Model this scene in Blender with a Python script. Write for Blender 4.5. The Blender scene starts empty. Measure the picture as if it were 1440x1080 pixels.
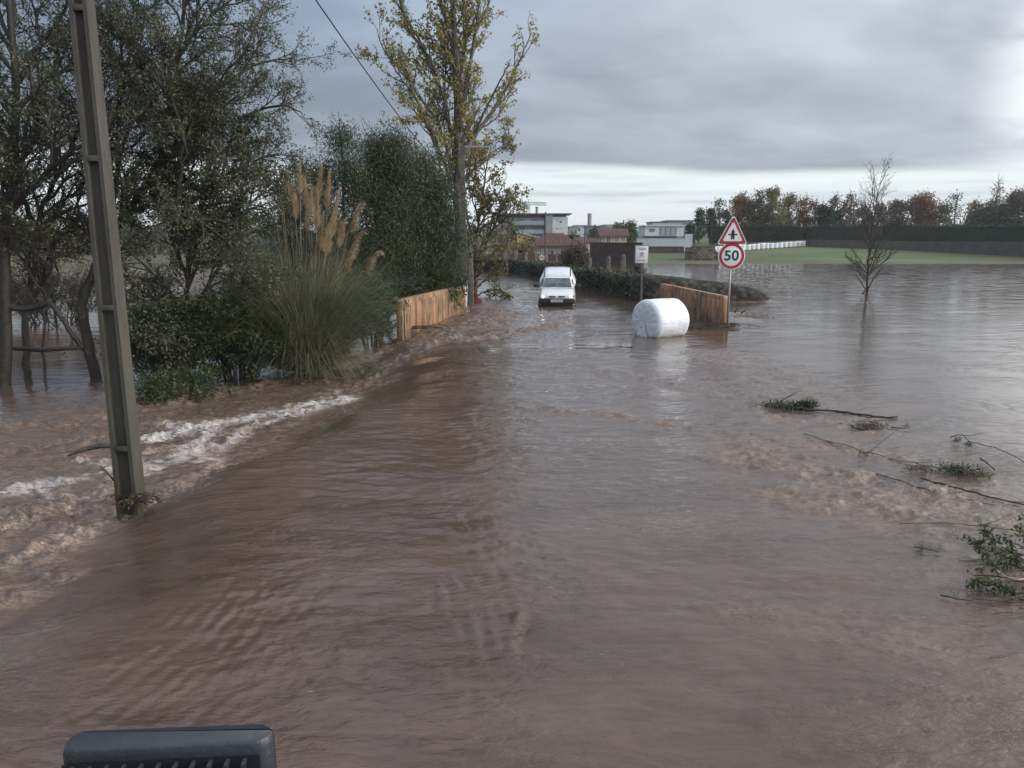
import bpy, math, random
import numpy as np
from mathutils import Vector, Matrix, Euler
R = math.radians
rng = np.random.default_rng(7)
random.seed(7)
SC = bpy.context.scene
COL = SC.collection
W, H, F = 1440.0, 1080.0, 1060.0
PITCH = R(10.8); CAM_H = 2.9
# ------------------------------------------------------------------ camera
cd = bpy.data.cameras.new('camera'); cam = bpy.data.objects.new('camera', cd); COL.objects.link(cam)
cam.location = (0, 0, CAM_H); cam.rotation_euler = (R(90) - PITCH, 0, 0)
cd.sensor_width = 36; cd.lens = 36 * F / W; cd.clip_start = 0.05; cd.clip_end = 5000
SC.camera = cam
SC.view_settings.view_transform = 'Standard'; SC.view_settings.look = 'None'
SC.view_settings.gamma = 1; SC.view_settings.exposure = 0.62
SC.render.resolution_x, SC.render.resolution_y = 1024, 768
# ------------------------------------------------------------------ node helper
class NT:
    def __init__(s, tree):
        s.t = tree; s.n = tree.nodes; s.l = tree.links
    def new(s, typ, **kw):
        nd = s.n.new(typ)
        for k, v in kw.items(): setattr(nd, k, v)
        return nd
    def set(s, sock, v):
        if isinstance(v, bpy.types.NodeSocket): s.l.new(v, sock)
        else:
            try: sock.default_value = v
            except Exception:
                sock.default_value = tuple(v) + (1,) if hasattr(v, '__len__') else v
    def math(s, op, a, b=0.0, c=None, clamp=False):
        m = s.new('ShaderNodeMath', operation=op, use_clamp=clamp)
        s.set(m.inputs[0], a); s.set(m.inputs[1], b)
        if c is not None: s.set(m.inputs[2], c)
        return m.outputs[0]
    def vmath(s, op, a, b=(0, 0, 0)):
        m = s.new('ShaderNodeVectorMath', operation=op)
        s.set(m.inputs[0], a); s.set(m.inputs[1], b)
        return m.outputs['Value'] if op == 'DOT_PRODUCT' else m.outputs[0]
    def noise(s, vec, scale, detail=3, rough=.5, dist=0.0):
        n = s.new('ShaderNodeTexNoise'); s.set(n.inputs['Vector'], vec)
        n.inputs['Scale'].default_value = scale; n.inputs['Detail'].default_value = detail
        n.inputs['Roughness'].default_value = rough; n.inputs['Distortion'].default_value = dist
        return n.outputs['Fac']
    def ramp(s, fac, stops):
        r = s.new('ShaderNodeValToRGB'); s.set(r.inputs[0], fac)
        e = r.color_ramp.elements
        while len(e) < len(stops): e.new(0.5)
        for i, (p, c) in enumerate(stops):
            e[i].position = p; e[i].color = tuple(c) + (1,) if len(c) == 3 else c
        return r.outputs[0]
    def mix(s, fac, a, b):
        m = s.new('ShaderNodeMix', data_type='RGBA')
        s.set(m.inputs[0], fac); s.set(m.inputs[6], a if isinstance(a, bpy.types.NodeSocket) else tuple(a) + (1,))
        s.set(m.inputs[7], b if isinstance(b, bpy.types.NodeSocket) else tuple(b) + (1,))
        return m.outputs[2]
    def mrange(s, v, a, b, c=0, d=1):
        m = s.new('ShaderNodeMapRange', interpolation_type='SMOOTHSTEP')
        s.set(m.inputs[0], v)
        for i, q in enumerate((a, b, c, d)): m.inputs[i + 1].default_value = q
        return m.outputs[0]
    def mapping(s, vec, scale=(1, 1, 1), rot=(0, 0, 0), loc=(0, 0, 0)):
        m = s.new('ShaderNodeMapping'); s.set(m.inputs[0], vec)
        m.inputs['Scale'].default_value = scale; m.inputs['Rotation'].default_value = rot
        m.inputs['Location'].default_value = loc
        return m.outputs[0]
# ------------------------------------------------------------------ world
SUN_DIR = Vector((0.93, -0.16, 0.36)).normalized()
sun_el = math.asin(SUN_DIR.z); sun_rot = math.atan2(SUN_DIR.x, SUN_DIR.y)
wd = bpy.data.worlds.new('World'); SC.world = wd; wd.use_nodes = True
w = NT(wd.node_tree); w.n.clear()
out = w.new('ShaderNodeOutputWorld')
tc = w.new('ShaderNodeTexCoord'); dirv = tc.outputs['Generated']
sk = w.new('ShaderNodeTexSky', sky_type='NISHITA'); sk.sun_disc = False
sk.sun_elevation = sun_el; sk.sun_rotation = sun_rot; sk.air_density = 1.5; sk.dust_density = 2.0
bg1 = w.new('ShaderNodeBackground'); w.l.new(sk.outputs[0], bg1.inputs[0]); bg1.inputs[1].default_value = 0.10
sx = w.new('ShaderNodeSeparateXYZ'); w.l.new(dirv, sx.inputs[0])
X_, Y_, Z_ = sx.outputs
zc = w.math('ADD', w.math('MAXIMUM', Z_, 0.0), 0.24)
cx = w.new('ShaderNodeCombineXYZ')
w.set(cx.inputs[0], w.math('DIVIDE', X_, zc)); w.set(cx.inputs[1], w.math('DIVIDE', Y_, zc)); w.set(cx.inputs[2], 0.0)
pl = cx.outputs[0]
n1 = w.noise(w.mapping(pl, (0.42, 0.62, 1), (0, 0, R(-18)), (3.1, 0.4, 0)), 1.0, 5, .52, .4)
n2 = w.noise(w.mapping(pl, (1.5, 2.1, 1), (0, 0, R(-30)), (7.7, 1.4, 0)), 1.0, 4, .55, .3)
nn = w.math('ADD', w.math('MULTIPLY', n1, .7), w.math('MULTIPLY', n2, .3))
hgt = w.mrange(Z_, .16, .50)
zen = w.mrange(Z_, .42, .85)
rgt = w.mrange(X_, -.25, .55)
# cloud deck: dark slate near its lower edge, paler overhead and to the right
deck = w.ramp(nn, [(0.37, (.115, .148, .190)), (0.50, (.180, .225, .285)), (0.62, (.34, .40, .485))])
deck = w.mix(w.math('MULTIPLY', hgt, .75), deck, (.30, .40, .57))
deck = w.mix(zen, deck, (.60, .66, .78))
deck = w.mix(w.math('MULTIPLY', w.math('MULTIPLY', rgt, w.math('ADD', w.mrange(nn, .32, .60), w.math('MULTIPLY', w.mrange(Z_, .14, .34), .5), clamp=True)), .72), deck, (.52, .54, .575))
deck = w.mix(w.math('MULTIPLY', w.math('SUBTRACT', 1.0, w.mrange(Z_, .09, .25)), w.math('SUBTRACT', .66, w.math('MULTIPLY', rgt, .50))), deck, (.165, .190, .222))
# bright break in the deck, low on the right
bd = w.vmath('DOT_PRODUCT', dirv, Vector((.74, .93, .19)).normalized())
bspot = w.math('MULTIPLY', w.mrange(bd, .987, .9998), w.mrange(n2, .30, .6))
deck = w.mix(w.math('MULTIPLY', bspot, .95, clamp=True), deck, (.78, .80, .82))
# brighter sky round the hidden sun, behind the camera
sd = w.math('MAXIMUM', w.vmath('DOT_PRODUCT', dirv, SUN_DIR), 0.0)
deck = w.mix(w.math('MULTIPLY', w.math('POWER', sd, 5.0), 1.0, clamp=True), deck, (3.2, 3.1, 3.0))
# open strip under the deck
wob = w.noise(w.mapping(dirv, (3.2, 3.2, 14)), 1.0, 4, .5, .2)
edge = w.math('ADD', w.math('ADD', .088, w.math('MULTIPLY', X_, -.020)), w.math('MULTIPLY', w.math('SUBTRACT', wob, .5), .030))
over = w.mrange(w.math('SUBTRACT', Z_, edge), -.005, .009)
bandn = w.noise(w.mapping(dirv, (4, 4, 60)), 1.0, 4, .55, .1)
band = w.ramp(bandn, [(0.34, (.44, .51, .58)), (0.47, (.60, .67, .73)), (0.62, (.66, .72, .76))])
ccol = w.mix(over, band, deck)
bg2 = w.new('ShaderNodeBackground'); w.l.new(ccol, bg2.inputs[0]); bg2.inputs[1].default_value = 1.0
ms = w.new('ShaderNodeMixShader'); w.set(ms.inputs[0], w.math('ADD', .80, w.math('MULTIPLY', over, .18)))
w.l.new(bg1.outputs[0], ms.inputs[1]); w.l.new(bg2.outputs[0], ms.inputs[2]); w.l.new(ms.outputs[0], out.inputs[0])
# ------------------------------------------------------------------ sun
sl = bpy.data.lights.new('sun', 'SUN'); sl.energy = 0.9; sl.angle = R(14); sl.color = (1, .93, .84)
so = bpy.data.objects.new('sun', sl); COL.objects.link(so)
so.rotation_euler = SUN_DIR.to_track_quat('Z', 'Y').to_euler()

# ------------------------------------------------------------------ helpers
def ray(px, py):
    u = (px - W / 2) / F; v = (H / 2 - py) / F
    c, s = math.cos(PITCH), math.sin(PITCH)
    return Vector((u, v * s + c, v * c - s))
def on_z(px, py, z=0.0):
    d = ray(px, py); t = (z - CAM_H) / d.z
    return Vector((d.x * t, d.y * t, z))
def at(px, py, Y):
    d = ray(px, py); t = Y / d.y
    return Vector((d.x * t, Y, CAM_H + d.z * t))
def px2m(n, Y): return n * Y / F
WM = {}
def wmat(o): return WM.get(o.name, Matrix.Identity(4)) if o is not None else Matrix.Identity(4)
def tag(o, label=None, cat=None, group=None, kind=None):
    if label: o['label'] = label
    if cat: o['category'] = cat
    if group: o['group'] = group
    if kind: o['kind'] = kind
    return o
def empty(name, loc, label, cat, group=None, rz=0):
    o = bpy.data.objects.new(name, None); COL.objects.link(o)
    o.location = loc; o.rotation_euler = (0, 0, rz); o.empty_display_size = .2
    WM[o.name] = Matrix.Translation(Vector(loc)) @ Matrix.Rotation(rz, 4, 'Z')
    return tag(o, label, cat, group)
def link(name, me, mat, parent=None):
    o = bpy.data.objects.new(name, me); COL.objects.link(o)
    if mat: me.materials.append(mat)
    if parent is not None: o.parent = parent
    WM[o.name] = wmat(parent)
    return o
def np_mesh(name, V, Fc, mat, parent=None, smooth=False, attrs=None):
    """V (n,3) world coordinates; Fc (m,k) constant-size faces."""
    V = np.asarray(V, float)
    if parent is not None:
        M = np.array(wmat(parent).inverted()); V = V @ M[:3, :3].T + M[:3, 3]
    me = bpy.data.meshes.new(name); Fc = np.asarray(Fc, np.int32)
    me.vertices.add(len(V)); me.vertices.foreach_set('co', V.astype(np.float32).ravel())
    k = Fc.shape[1]; me.loops.add(Fc.size); me.polygons.add(len(Fc))
    me.loops.foreach_set('vertex_index', Fc.ravel())
    me.polygons.foreach_set('loop_start', np.arange(len(Fc), dtype=np.int32) * k)
    if smooth: me.polygons.foreach_set('use_smooth', np.ones(len(Fc), bool))
    if attrs:
        for an, av in attrs.items():
            a = me.attributes.new(an, 'FLOAT', 'POINT'); a.data.foreach_set('value', np.asarray(av, np.float32))
    me.update(calc_edges=True); me.validate()
    return link(name, me, mat, parent)
class MB:
    def __init__(s): s.v = []; s.f = []
    def add(s, vs, fs, M=None):
        b = len(s.v)
        s.v += [tuple(M @ Vector(p)) if M is not None else tuple(p) for p in vs]
        s.f += [tuple(b + i for i in f) for f in fs]; return s
    def box(s, x0, x1, y0, y1, z0, z1, M=None, t=0.0):
        """t: inset of the top face (taper)"""
        vs = [(x0, y0, z0), (x1, y0, z0), (x1, y1, z0), (x0, y1, z0), (x0 + t, y0 + t, z1), (x1 - t, y0 + t, z1), (x1 - t, y1 - t, z1), (x0 + t, y1 - t, z1)]
        return s.add(vs, [(3, 2, 1, 0), (4, 5, 6, 7), (0, 1, 5, 4), (1, 2, 6, 5), (2, 3, 7, 6), (3, 0, 4, 7)], M)
    def prism(s, poly, d0, d1, M=None):
        """poly: (x,z) outline, extruded along y from d0 to d1"""
        n = len(poly)
        vs = [(x, d0, z) for x, z in poly] + [(x, d1, z) for x, z in poly]
        fs = [tuple(range(n)), tuple(range(2 * n - 1, n - 1, -1))] + [(i, i + n, (i + 1) % n + n, (i + 1) % n) for i in range(n)]
        return s.add(vs, fs, M)
    def cyl(s, c, r, d0, d1, axis='y', n=20, r2=None, M=None):
        r2 = r if r2 is None else r2
        vs = []
        for dd, rr in ((d0, r), (d1, r2)):
            for i in range(n):
                a = 2 * math.pi * i / n; ca, sa = rr * math.cos(a), rr * math.sin(a)
                vs.append({'y': (c[0] + ca, c[1] + dd, c[2] + sa), 'z': (c[0] + ca, c[1] + sa, c[2] + dd), 'x': (c[0] + dd, c[1] + ca, c[2] + sa)}[axis])
        fs = [tuple(range(n)), tuple(range(2 * n - 1, n - 1, -1))] + [(i, i + n, (i + 1) % n + n, (i + 1) % n) for i in range(n)]
        return s.add(vs, fs, M)
    def tube(s, pts, rad, n=5, cap=True):
        V, Fc = tube_np(np.array([tuple(p) for p in pts], float), np.array(rad, float), n)
        s.add([tuple(v) for v in V], [tuple(f) for f in Fc])
        if cap:
            b = len(s.v) - len(V); s.f.append(tuple(b + i for i in range(n))); s.f.append(tuple(len(s.v) - 1 - i for i in range(n)))
        return s
    def rings(s, rings, cap=True, M=None):
        n = len(rings[0]); vs = [p for r in rings for p in r]; fs = []
        for k in range(len(rings) - 1):
            for i in range(n):
                j = (i + 1) % n; fs.append((k * n + i, k * n + j, (k + 1) * n + j, (k + 1) * n + i))
        if cap: fs.append(tuple(range(n - 1, -1, -1))); fs.append(tuple((len(rings) - 1) * n + i for i in range(n)))
        return s.add(vs, fs, M)
    def build(s, name, mat, parent=None, smooth=False, bevel=0.0, world=True, seg=2):
        me = bpy.data.meshes.new(name)
        vs = s.v
        if parent is not None and world:
            Mi = wmat(parent).inverted(); vs = [tuple(Mi @ Vector(p)) for p in vs]
        me.from_pydata(vs, [], s.f); me.update()
        import bmesh
        bm = bmesh.new(); bm.from_mesh(me); bmesh.ops.recalc_face_normals(bm, faces=bm.faces)
        if bevel > 0:
            ed = [e for e in bm.edges if len(e.link_faces) == 2 and e.calc_face_angle(0) > .5]
            bmesh.ops.bevel(bm, geom=ed, offset=bevel, segments=seg, profile=.5, affect='EDGES')
        bm.to_mesh(me); bm.free()
        if smooth or bevel > 0:
            for p in me.polygons: p.use_smooth = True
            if not smooth or bevel > 0:
                try: me.set_sharp_from_angle(angle=R(40))
                except Exception: pass
        return link(name, me, mat, parent)
def tube_np(P, r, n):
    m = len(P); T = np.gradient(P, axis=0); T /= (np.linalg.norm(T, axis=1, keepdims=True) + 1e-9)
    ref = np.array([0, 0, 1.0]) if abs(T[:, 2]).mean() < .8 else np.array([1.0, 0, 0])
    U = np.cross(T, ref); U /= (np.linalg.norm(U, axis=1, keepdims=True) + 1e-9); Vv = np.cross(T, U)
    a = np.arange(n) * 2 * np.pi / n
    V = P[:, None, :] + r[:, None, None] * (np.cos(a)[None, :, None] * U[:, None, :] + np.sin(a)[None, :, None] * Vv[:, None, :])
    i = np.arange(m - 1)[:, None] * n; j = np.arange(n)[None, :]; j2 = (j + 1) % n
    Fc = np.stack([i + j, i + j2, i + n + j2, i + n + j], -1).reshape(-1, 4)
    return V.reshape(-1, 3), Fc
def copy_tree(o, parent=None):
    c = o.copy(); COL.objects.link(c)
    if parent is not None: c.parent = parent
    for ch in list(o.children): copy_tree(ch, c)
    return c

# ------------------------------------------------------------------ materials
MATS = {}
def mk(name, c1, c2=None, scale=4.0, rough=.7, bump=0.0, bscale=None, metal=0.0, stretch=(1, 1, 1), c3=None, lo=.35, hi=.65, detail=5, spec=None, emit=None, estr=0, coat=0, alpha=None, dist=0.0):
    if name in MATS: return MATS[name]
    m = bpy.data.materials.new(name); m.use_nodes = True; t = NT(m.node_tree)
    b = t.n['Principled BSDF']
    tcn = t.new('ShaderNodeTexCoord'); vec = t.mapping(tcn.outputs['Object'], stretch)
    if c2 is not None:
        n = t.noise(vec, scale, detail, .6, dist)
        st = [(lo, c1), (hi, c2)] if c3 is None else [(lo, c1), ((lo + hi) / 2, c2), (hi, c3)]
        t.l.new(t.ramp(n, st), b.inputs['Base Color'])
    else: b.inputs['Base Color'].default_value = tuple(c1) + (1,)
    b.inputs['Roughness'].default_value = rough; b.inputs['Metallic'].default_value = metal
    if spec is not None: b.inputs['Specular IOR Level'].default_value = spec
    if coat: b.inputs['Coat Weight'].default_value = coat
    if bump:
        bn = t.new('ShaderNodeBump'); bn.inputs['Strength'].default_value = bump; bn.inputs['Distance'].default_value = .03
        t.l.new(t.noise(vec, bscale or scale * 3, 5, .65), bn.inputs['Height']); t.l.new(bn.outputs[0], b.inputs['Normal'])
    if emit: b.inputs['Emission Color'].default_value = tuple(emit) + (1,); b.inputs['Emission Strength'].default_value = estr
    MATS[name] = m; return m
def leafmat(name, cols, trans=.3, rough=.55, spec=.4):
    if name in MATS: return MATS[name]
    m = bpy.data.materials.new(name); m.use_nodes = True; t = NT(m.node_tree); t.n.clear()
    o = t.new('ShaderNodeOutputMaterial'); g = t.new('ShaderNodeNewGeometry')
    tcn = t.new('ShaderNodeTexCoord')
    cl = t.noise(tcn.outputs['Object'], .9, 2, .5)
    f = t.math('ADD', t.math('MULTIPLY', g.outputs['Random Per Island'], .6), t.math('MULTIPLY', t.mrange(cl, .3, .7), .4))
    k = len(cols); col = t.ramp(f, [((i + .0) / (k - 1) * .9 + .05, c) for i, c in enumerate(cols)])
    b = t.new('ShaderNodeBsdfPrincipled'); t.l.new(col, b.inputs['Base Color']); b.inputs['Roughness'].default_value = rough
    b.inputs['Specular IOR Level'].default_value = spec
    tr = t.new('ShaderNodeBsdfTranslucent'); t.l.new(col, tr.inputs[0])
    mx = t.new('ShaderNodeMixShader'); mx.inputs[0].default_value = trans
    t.l.new(b.outputs[0], mx.inputs[1]); t.l.new(tr.outputs[0], mx.inputs[2]); t.l.new(mx.outputs[0], o.inputs[0])
    MATS[name] = m; return m
bark = mk('bark', (.030, .026, .022), (.075, .068, .058), 9, .85, .6, 30, stretch=(1, 1, .35))
bark_pale = mk('bark_pale', (.06, .055, .045), (.14, .13, .11), 6, .85, .5, 26, stretch=(1, 1, .3))
bark_wet = mk('bark_wet', (.018, .015, .012), (.045, .038, .030), 9, .6, .5, 30)
L_willow = leafmat('leaf_willow', [(.034, .042, .025), (.060, .074, .040), (.088, .102, .058), (.12, .118, .072)], .25)
L_brush = leafmat('leaf_brush', [(0.045, 0.036, 0.027), (0.075, 0.060, 0.042), (0.090, 0.084, 0.051)], .2)
L_green = leafmat('leaf_shrub', [(0.026, 0.043, 0.017), (0.051, 0.080, 0.026), (0.080, 0.116, 0.041)], .3)
L_pine = leafmat('leaf_pine', [(.020, .031, .015), (.038, .056, .024), (.070, .092, .038)], .2)
L_poplar = leafmat('leaf_poplar', [(.18, .12, .045), (.27, .22, .06), (.34, .30, .085), (.19, .22, .065)], .4)
L_oak = leafmat('leaf_oak', [(.120, .078, .040), (.160, .125, .052), (.170, .165, .065), (.120, .135, .052)], .35)
L_gold = leafmat('leaf_gold', [(0.149, 0.075, 0.023), (0.230, 0.127, 0.034), (0.184, 0.138, 0.046)], .3)
L_olive = leafmat('leaf_olive', [(0.060, 0.060, 0.024), (0.102, 0.102, 0.036), (0.144, 0.144, 0.060)], .3)
L_rust = leafmat('leaf_rust', [(0.140, 0.051, 0.023), (0.209, 0.085, 0.035), (0.219, 0.133, 0.050)], .3)
L_red = leafmat('leaf_red', [(0.087, 0.045, 0.036), (0.143, 0.075, 0.054), (0.122, 0.105, 0.072)], .3)
L_dark = leafmat('leaf_dark', [(0.020, 0.036, 0.023), (0.036, 0.058, 0.032), (0.059, 0.083, 0.040)], .15)
L_hedge = leafmat('leaf_hedge', [(.010, .024, .012), (.016, .036, .015), (.028, .055, .020)], .15)
L_hay = leafmat('leaf_dead', [(.05, .04, .02), (.12, .09, .045), (.07, .075, .03)], .2)
granite = mk('granite', (.045, .042, .036), (.15, .14, .125), 5, .85, .5, 25)

# ------------------------------------------------------------------ noise in numpy
_perm = rng.permutation(512).astype(np.int64); _ga = rng.uniform(0, 2 * np.pi, 512)
def perlin(x, y):
    xi = np.floor(x).astype(np.int64); yi = np.floor(y).astype(np.int64); xf = x - xi; yf = y - yi
    u = xf * xf * xf * (xf * (xf * 6 - 15) + 10); v = yf * yf * yf * (yf * (yf * 6 - 15) + 10)
    def g(ix, iy, dx, dy):
        h = _perm[(_perm[ix & 511] + iy) & 511]; a = _ga[h]; return np.cos(a) * dx + np.sin(a) * dy
    a = g(xi, yi, xf, yf); b = g(xi + 1, yi, xf - 1, yf); c = g(xi, yi + 1, xf, yf - 1); d = g(xi + 1, yi + 1, xf - 1, yf - 1)
    return (a + (b - a) * u + ((c + (d - c) * u) - (a + (b - a) * u)) * v) * 1.4
def fbm(x, y, o=3, g=.5):
    s = 0; a = 1
    for i in range(o): s = s + a * perlin(x * 2 ** i + 17.3 * i, y * 2 ** i - 9.1 * i); a *= g
    return s
def sstep(a, b, x):
    t = np.clip((x - a) / (b - a), 0, 1); return t * t * (3 - 2 * t)
def dpoly(X, Y, pts):
    best = np.full(X.shape, 1e9)
    for (x0, y0), (x1, y1) in zip(pts[:-1], pts[1:]):
        dx, dy = x1 - x0, y1 - y0; t = np.clip(((X - x0) * dx + (Y - y0) * dy) / (dx * dx + dy * dy), 0, 1)
        best = np.minimum(best, np.hypot(X - x0 - t * dx, Y - y0 - t * dy))
    return best

# ------------------------------------------------------------------ ground
EY = [-50, 0, 3, 6, 8.5, 10, 12, 13.8, 16, 18, 22, 26, 33, 40, 60, 95, 130]
EX = [-5, -4.7, -4.3, -4.15, -4.15, -3.85, -3.5, -3.1, -3.2, -3.6, -4.2, -4.3, -3.4, -4.2, -5.2, -8, -12]
def water_base(X, Y):
    e = np.interp(Y, EY, EX) + .28 * np.sin(Y * 1.15 + .6) * sstep(2, 5, Y) * (1 - sstep(14, 18, Y)) + .16 * perlin(Y * .9, Y * 0 + 3); d = X - e
    drop = 1 - sstep(-.45, .75 + .7 * (1 - sstep(6, 10, Y)) + 1.5 * sstep(12.5, 15, Y), d)
    return -(.20 + .14 * sstep(5, 9, Y) + .14 * sstep(9, 13, Y)) * drop * (1 - sstep(22, 30, Y) * .25), d
def ground_h(X, Y):
    sh = np.interp(X, [-40, -9, -6, 200], [50, 52, 96, 93])
    rise = np.clip(Y - sh, 0, None)
    up = .032 * np.minimum(rise, 60) + .016 * np.clip(rise - 60, 0, 400)
    under = -1.3 + 1.3 * sstep(-10, 0, Y - sh)
    base = np.where(X < -7, -.5, 0.0)
    e = np.interp(Y, EY, EX)
    road = sstep(-1.5, .5, X - e) * (1 - sstep(9, 12, X)) * .95 * (1 - sstep(60, 80, Y))
    return base + under * (1 - 0) + road + up + .05 * fbm(X * .07, Y * .07, 2) * sstep(0, 10, rise)
def grid_obj(name, xs, ys, hf, mat, attrs=None):
    X, Y = np.meshgrid(xs, ys); Z = hf(X, Y); ny, nx = X.shape
    V = np.stack([X, Y, Z], -1).reshape(-1, 3); i = np.arange(ny - 1)[:, None] * nx + np.arange(nx - 1)[None, :]
    Fc = np.stack([i, i + 1, i + nx + 1, i + nx], -1).reshape(-1, 4)
    return np_mesh(name, V, Fc, mat, None, True)
gm = bpy.data.materials.new('field_ground'); gm.use_nodes = True; t = NT(gm.node_tree); b = t.n['Principled BSDF']
tcn = t.new('ShaderNodeTexCoord'); oc = tcn.outputs['Object']
a1 = t.noise(t.mapping(oc, (.05, .14, 1)), 1.0, 5, .6); a2 = t.noise(oc, 1.6, 4, .6)
gr = t.ramp(t.math('ADD', t.math('MULTIPLY', a1, .75), t.math('MULTIPLY', a2, .25)), [(.40, (.082, .070, .034)), (.47, (.050, .070, .022)), (.55, (.068, .108, .026)), (.64, (.095, .135, .040))])
sx_ = t.new('ShaderNodeSeparateXYZ'); t.l.new(oc, sx_.inputs[0])
gr = t.mix(t.mrange(sx_.outputs[0], -8, -5), t.ramp(a1, [(.36, (.050, .042, .024)), (.62, (.085, .080, .036))]), gr)
town = t.math('MULTIPLY', t.mrange(sx_.outputs[0], 34, 26), t.mrange(sx_.outputs[1], 112, 124))
gr = t.mix(town, gr, (.040, .042, .022))
gr = t.mix(t.mrange(sx_.outputs[2], .02, .16), (.10, .072, .05), gr)
t.l.new(gr, b.inputs['Base Color']); b.inputs['Roughness'].default_value = .9
bn = t.new('ShaderNodeBump'); bn.inputs['Strength'].default_value = .6; bn.inputs['Distance'].default_value = .1
t.l.new(t.noise(oc, 5, 4, .7), bn.inputs['Height']); t.l.new(bn.outputs[0], b.inputs['Normal'])
xs = np.concatenate([np.linspace(-900, -120, 14), np.linspace(-110, 110, 160), np.linspace(120, 900, 14)])
ys = np.concatenate([np.linspace(-150, -10, 8), np.linspace(-6, 170, 160), np.linspace(180, 1600, 30)])
tag(grid_obj('ground', xs, ys, ground_h, gm), kind='structure')

# ------------------------------------------------------------------ flood water
def wpts(l, z): return [tuple(on_z(a, b, z)[:2]) for a, b in l]
# (polyline, half width m, chop, foam tan, foam white)
ZL = -.32
MASK = [
    (wpts([(-60, 790), (40, 765), (120, 725), (200, 700), (262, 668), (305, 640)], ZL + .15), .40, 1.4, 1.0, .20),
    (wpts([(200, 625), (262, 615), (300, 628)], ZL), .38, 1.1, .85, .35),
    (wpts([(300, 622), (345, 592), (395, 575), (470, 556)], -.3), .24, 1.2, .8, .75),
    (wpts([(10, 690), (110, 668), (200, 640), (290, 640)], ZL), .30, .8, .3, .85),
    (wpts([(195, 608), (240, 598), (320, 582), (400, 566), (478, 552)], ZL), .42, .8, .25, 1.0),
    (wpts([(-60, 870), (20, 838), (70, 800)], -.2), .30, .8, .45, .0),
    (wpts([(205, 655), (250, 640), (290, 600), (240, 585)], ZL), .38, 1.0, .5, .8),
    (wpts([(60, 690), (130, 700), (175, 660), (120, 640)], ZL), .26, 1.0, .5, .55),
    (wpts([(-60, 640), (60, 618), (150, 600), (230, 580)], ZL), .50, 1.1, .55, .1),
    (wpts([(-60, 592), (100, 585), (210, 560), (300, 548), (380, 528)], ZL), .55, 1.2, .6, .05),
    (wpts([(330, 540), (400, 520), (470, 500), (530, 490), (575, 478)], -.25), .55, 1.0, .50, .05),
    (wpts([(430, 548), (510, 522), (565, 498), (640, 480)], -.12), .55, 1.15, .62, .10),
    (wpts([(470, 500), (540, 482), (590, 472)], -.15), .6, 1.1, .6, .05),
    (wpts([(-60, 700), (30, 735), (80, 712), (120, 718)], ZL), .30, 1.8, 1.0, .0),
    (wpts([(-60, 760), (20, 785), (60, 760)], ZL + .1), .30, 1.6, .9, .0),
    (wpts([(560, 490), (640, 478), (740, 466), (790, 458)], 0), .50, 1.25, .62, .05),
    (wpts([(590, 470), (680, 455), (700, 440), (670, 420)], 0), 1.3, .95, .55, .0),
    (wpts([(700, 440), (760, 440), (830, 438)], 0), 1.0, .75, .40, .0),
    (wpts([(1030, 440), (1045, 450)], 0), .5, .6, .8, .3),
    (wpts([(1040, 425), (1090, 424), (1070, 421)], 0), .5, .4, .4, .0),
    (wpts([(990, 495), (1080, 520), (1140, 560), (1060, 560)], 0), .8, .5, .36, .0),
    (wpts([(820, 520), (960, 540), (1100, 590), (1230, 605)], 0), .5, .4, .30, .0),
    (wpts([(760, 575), (900, 590), (1010, 612), (1150, 625), (1260, 640)], 0), .35, .45, .42, .0),
    (wpts([(1050, 640), (1150, 668), (1260, 690), (1330, 700)], 0), .65, .70, .48, .0),
    (wpts([(1110, 700), (1220, 712), (1330, 720), (1400, 735)], 0), .50, .65, .45, .0),
    (wpts([(1200, 740), (1300, 745), (1420, 780)], 0), .30, .3, .20, .0),
    (wpts([(1000, 850), (1150, 870), (1330, 930), (1470, 960)], 0), .30, .12, .12, .0),
    (wpts([(715, 915), (730, 885), (726, 865)], 0), .05, .35, .25, .0),
]
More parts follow.
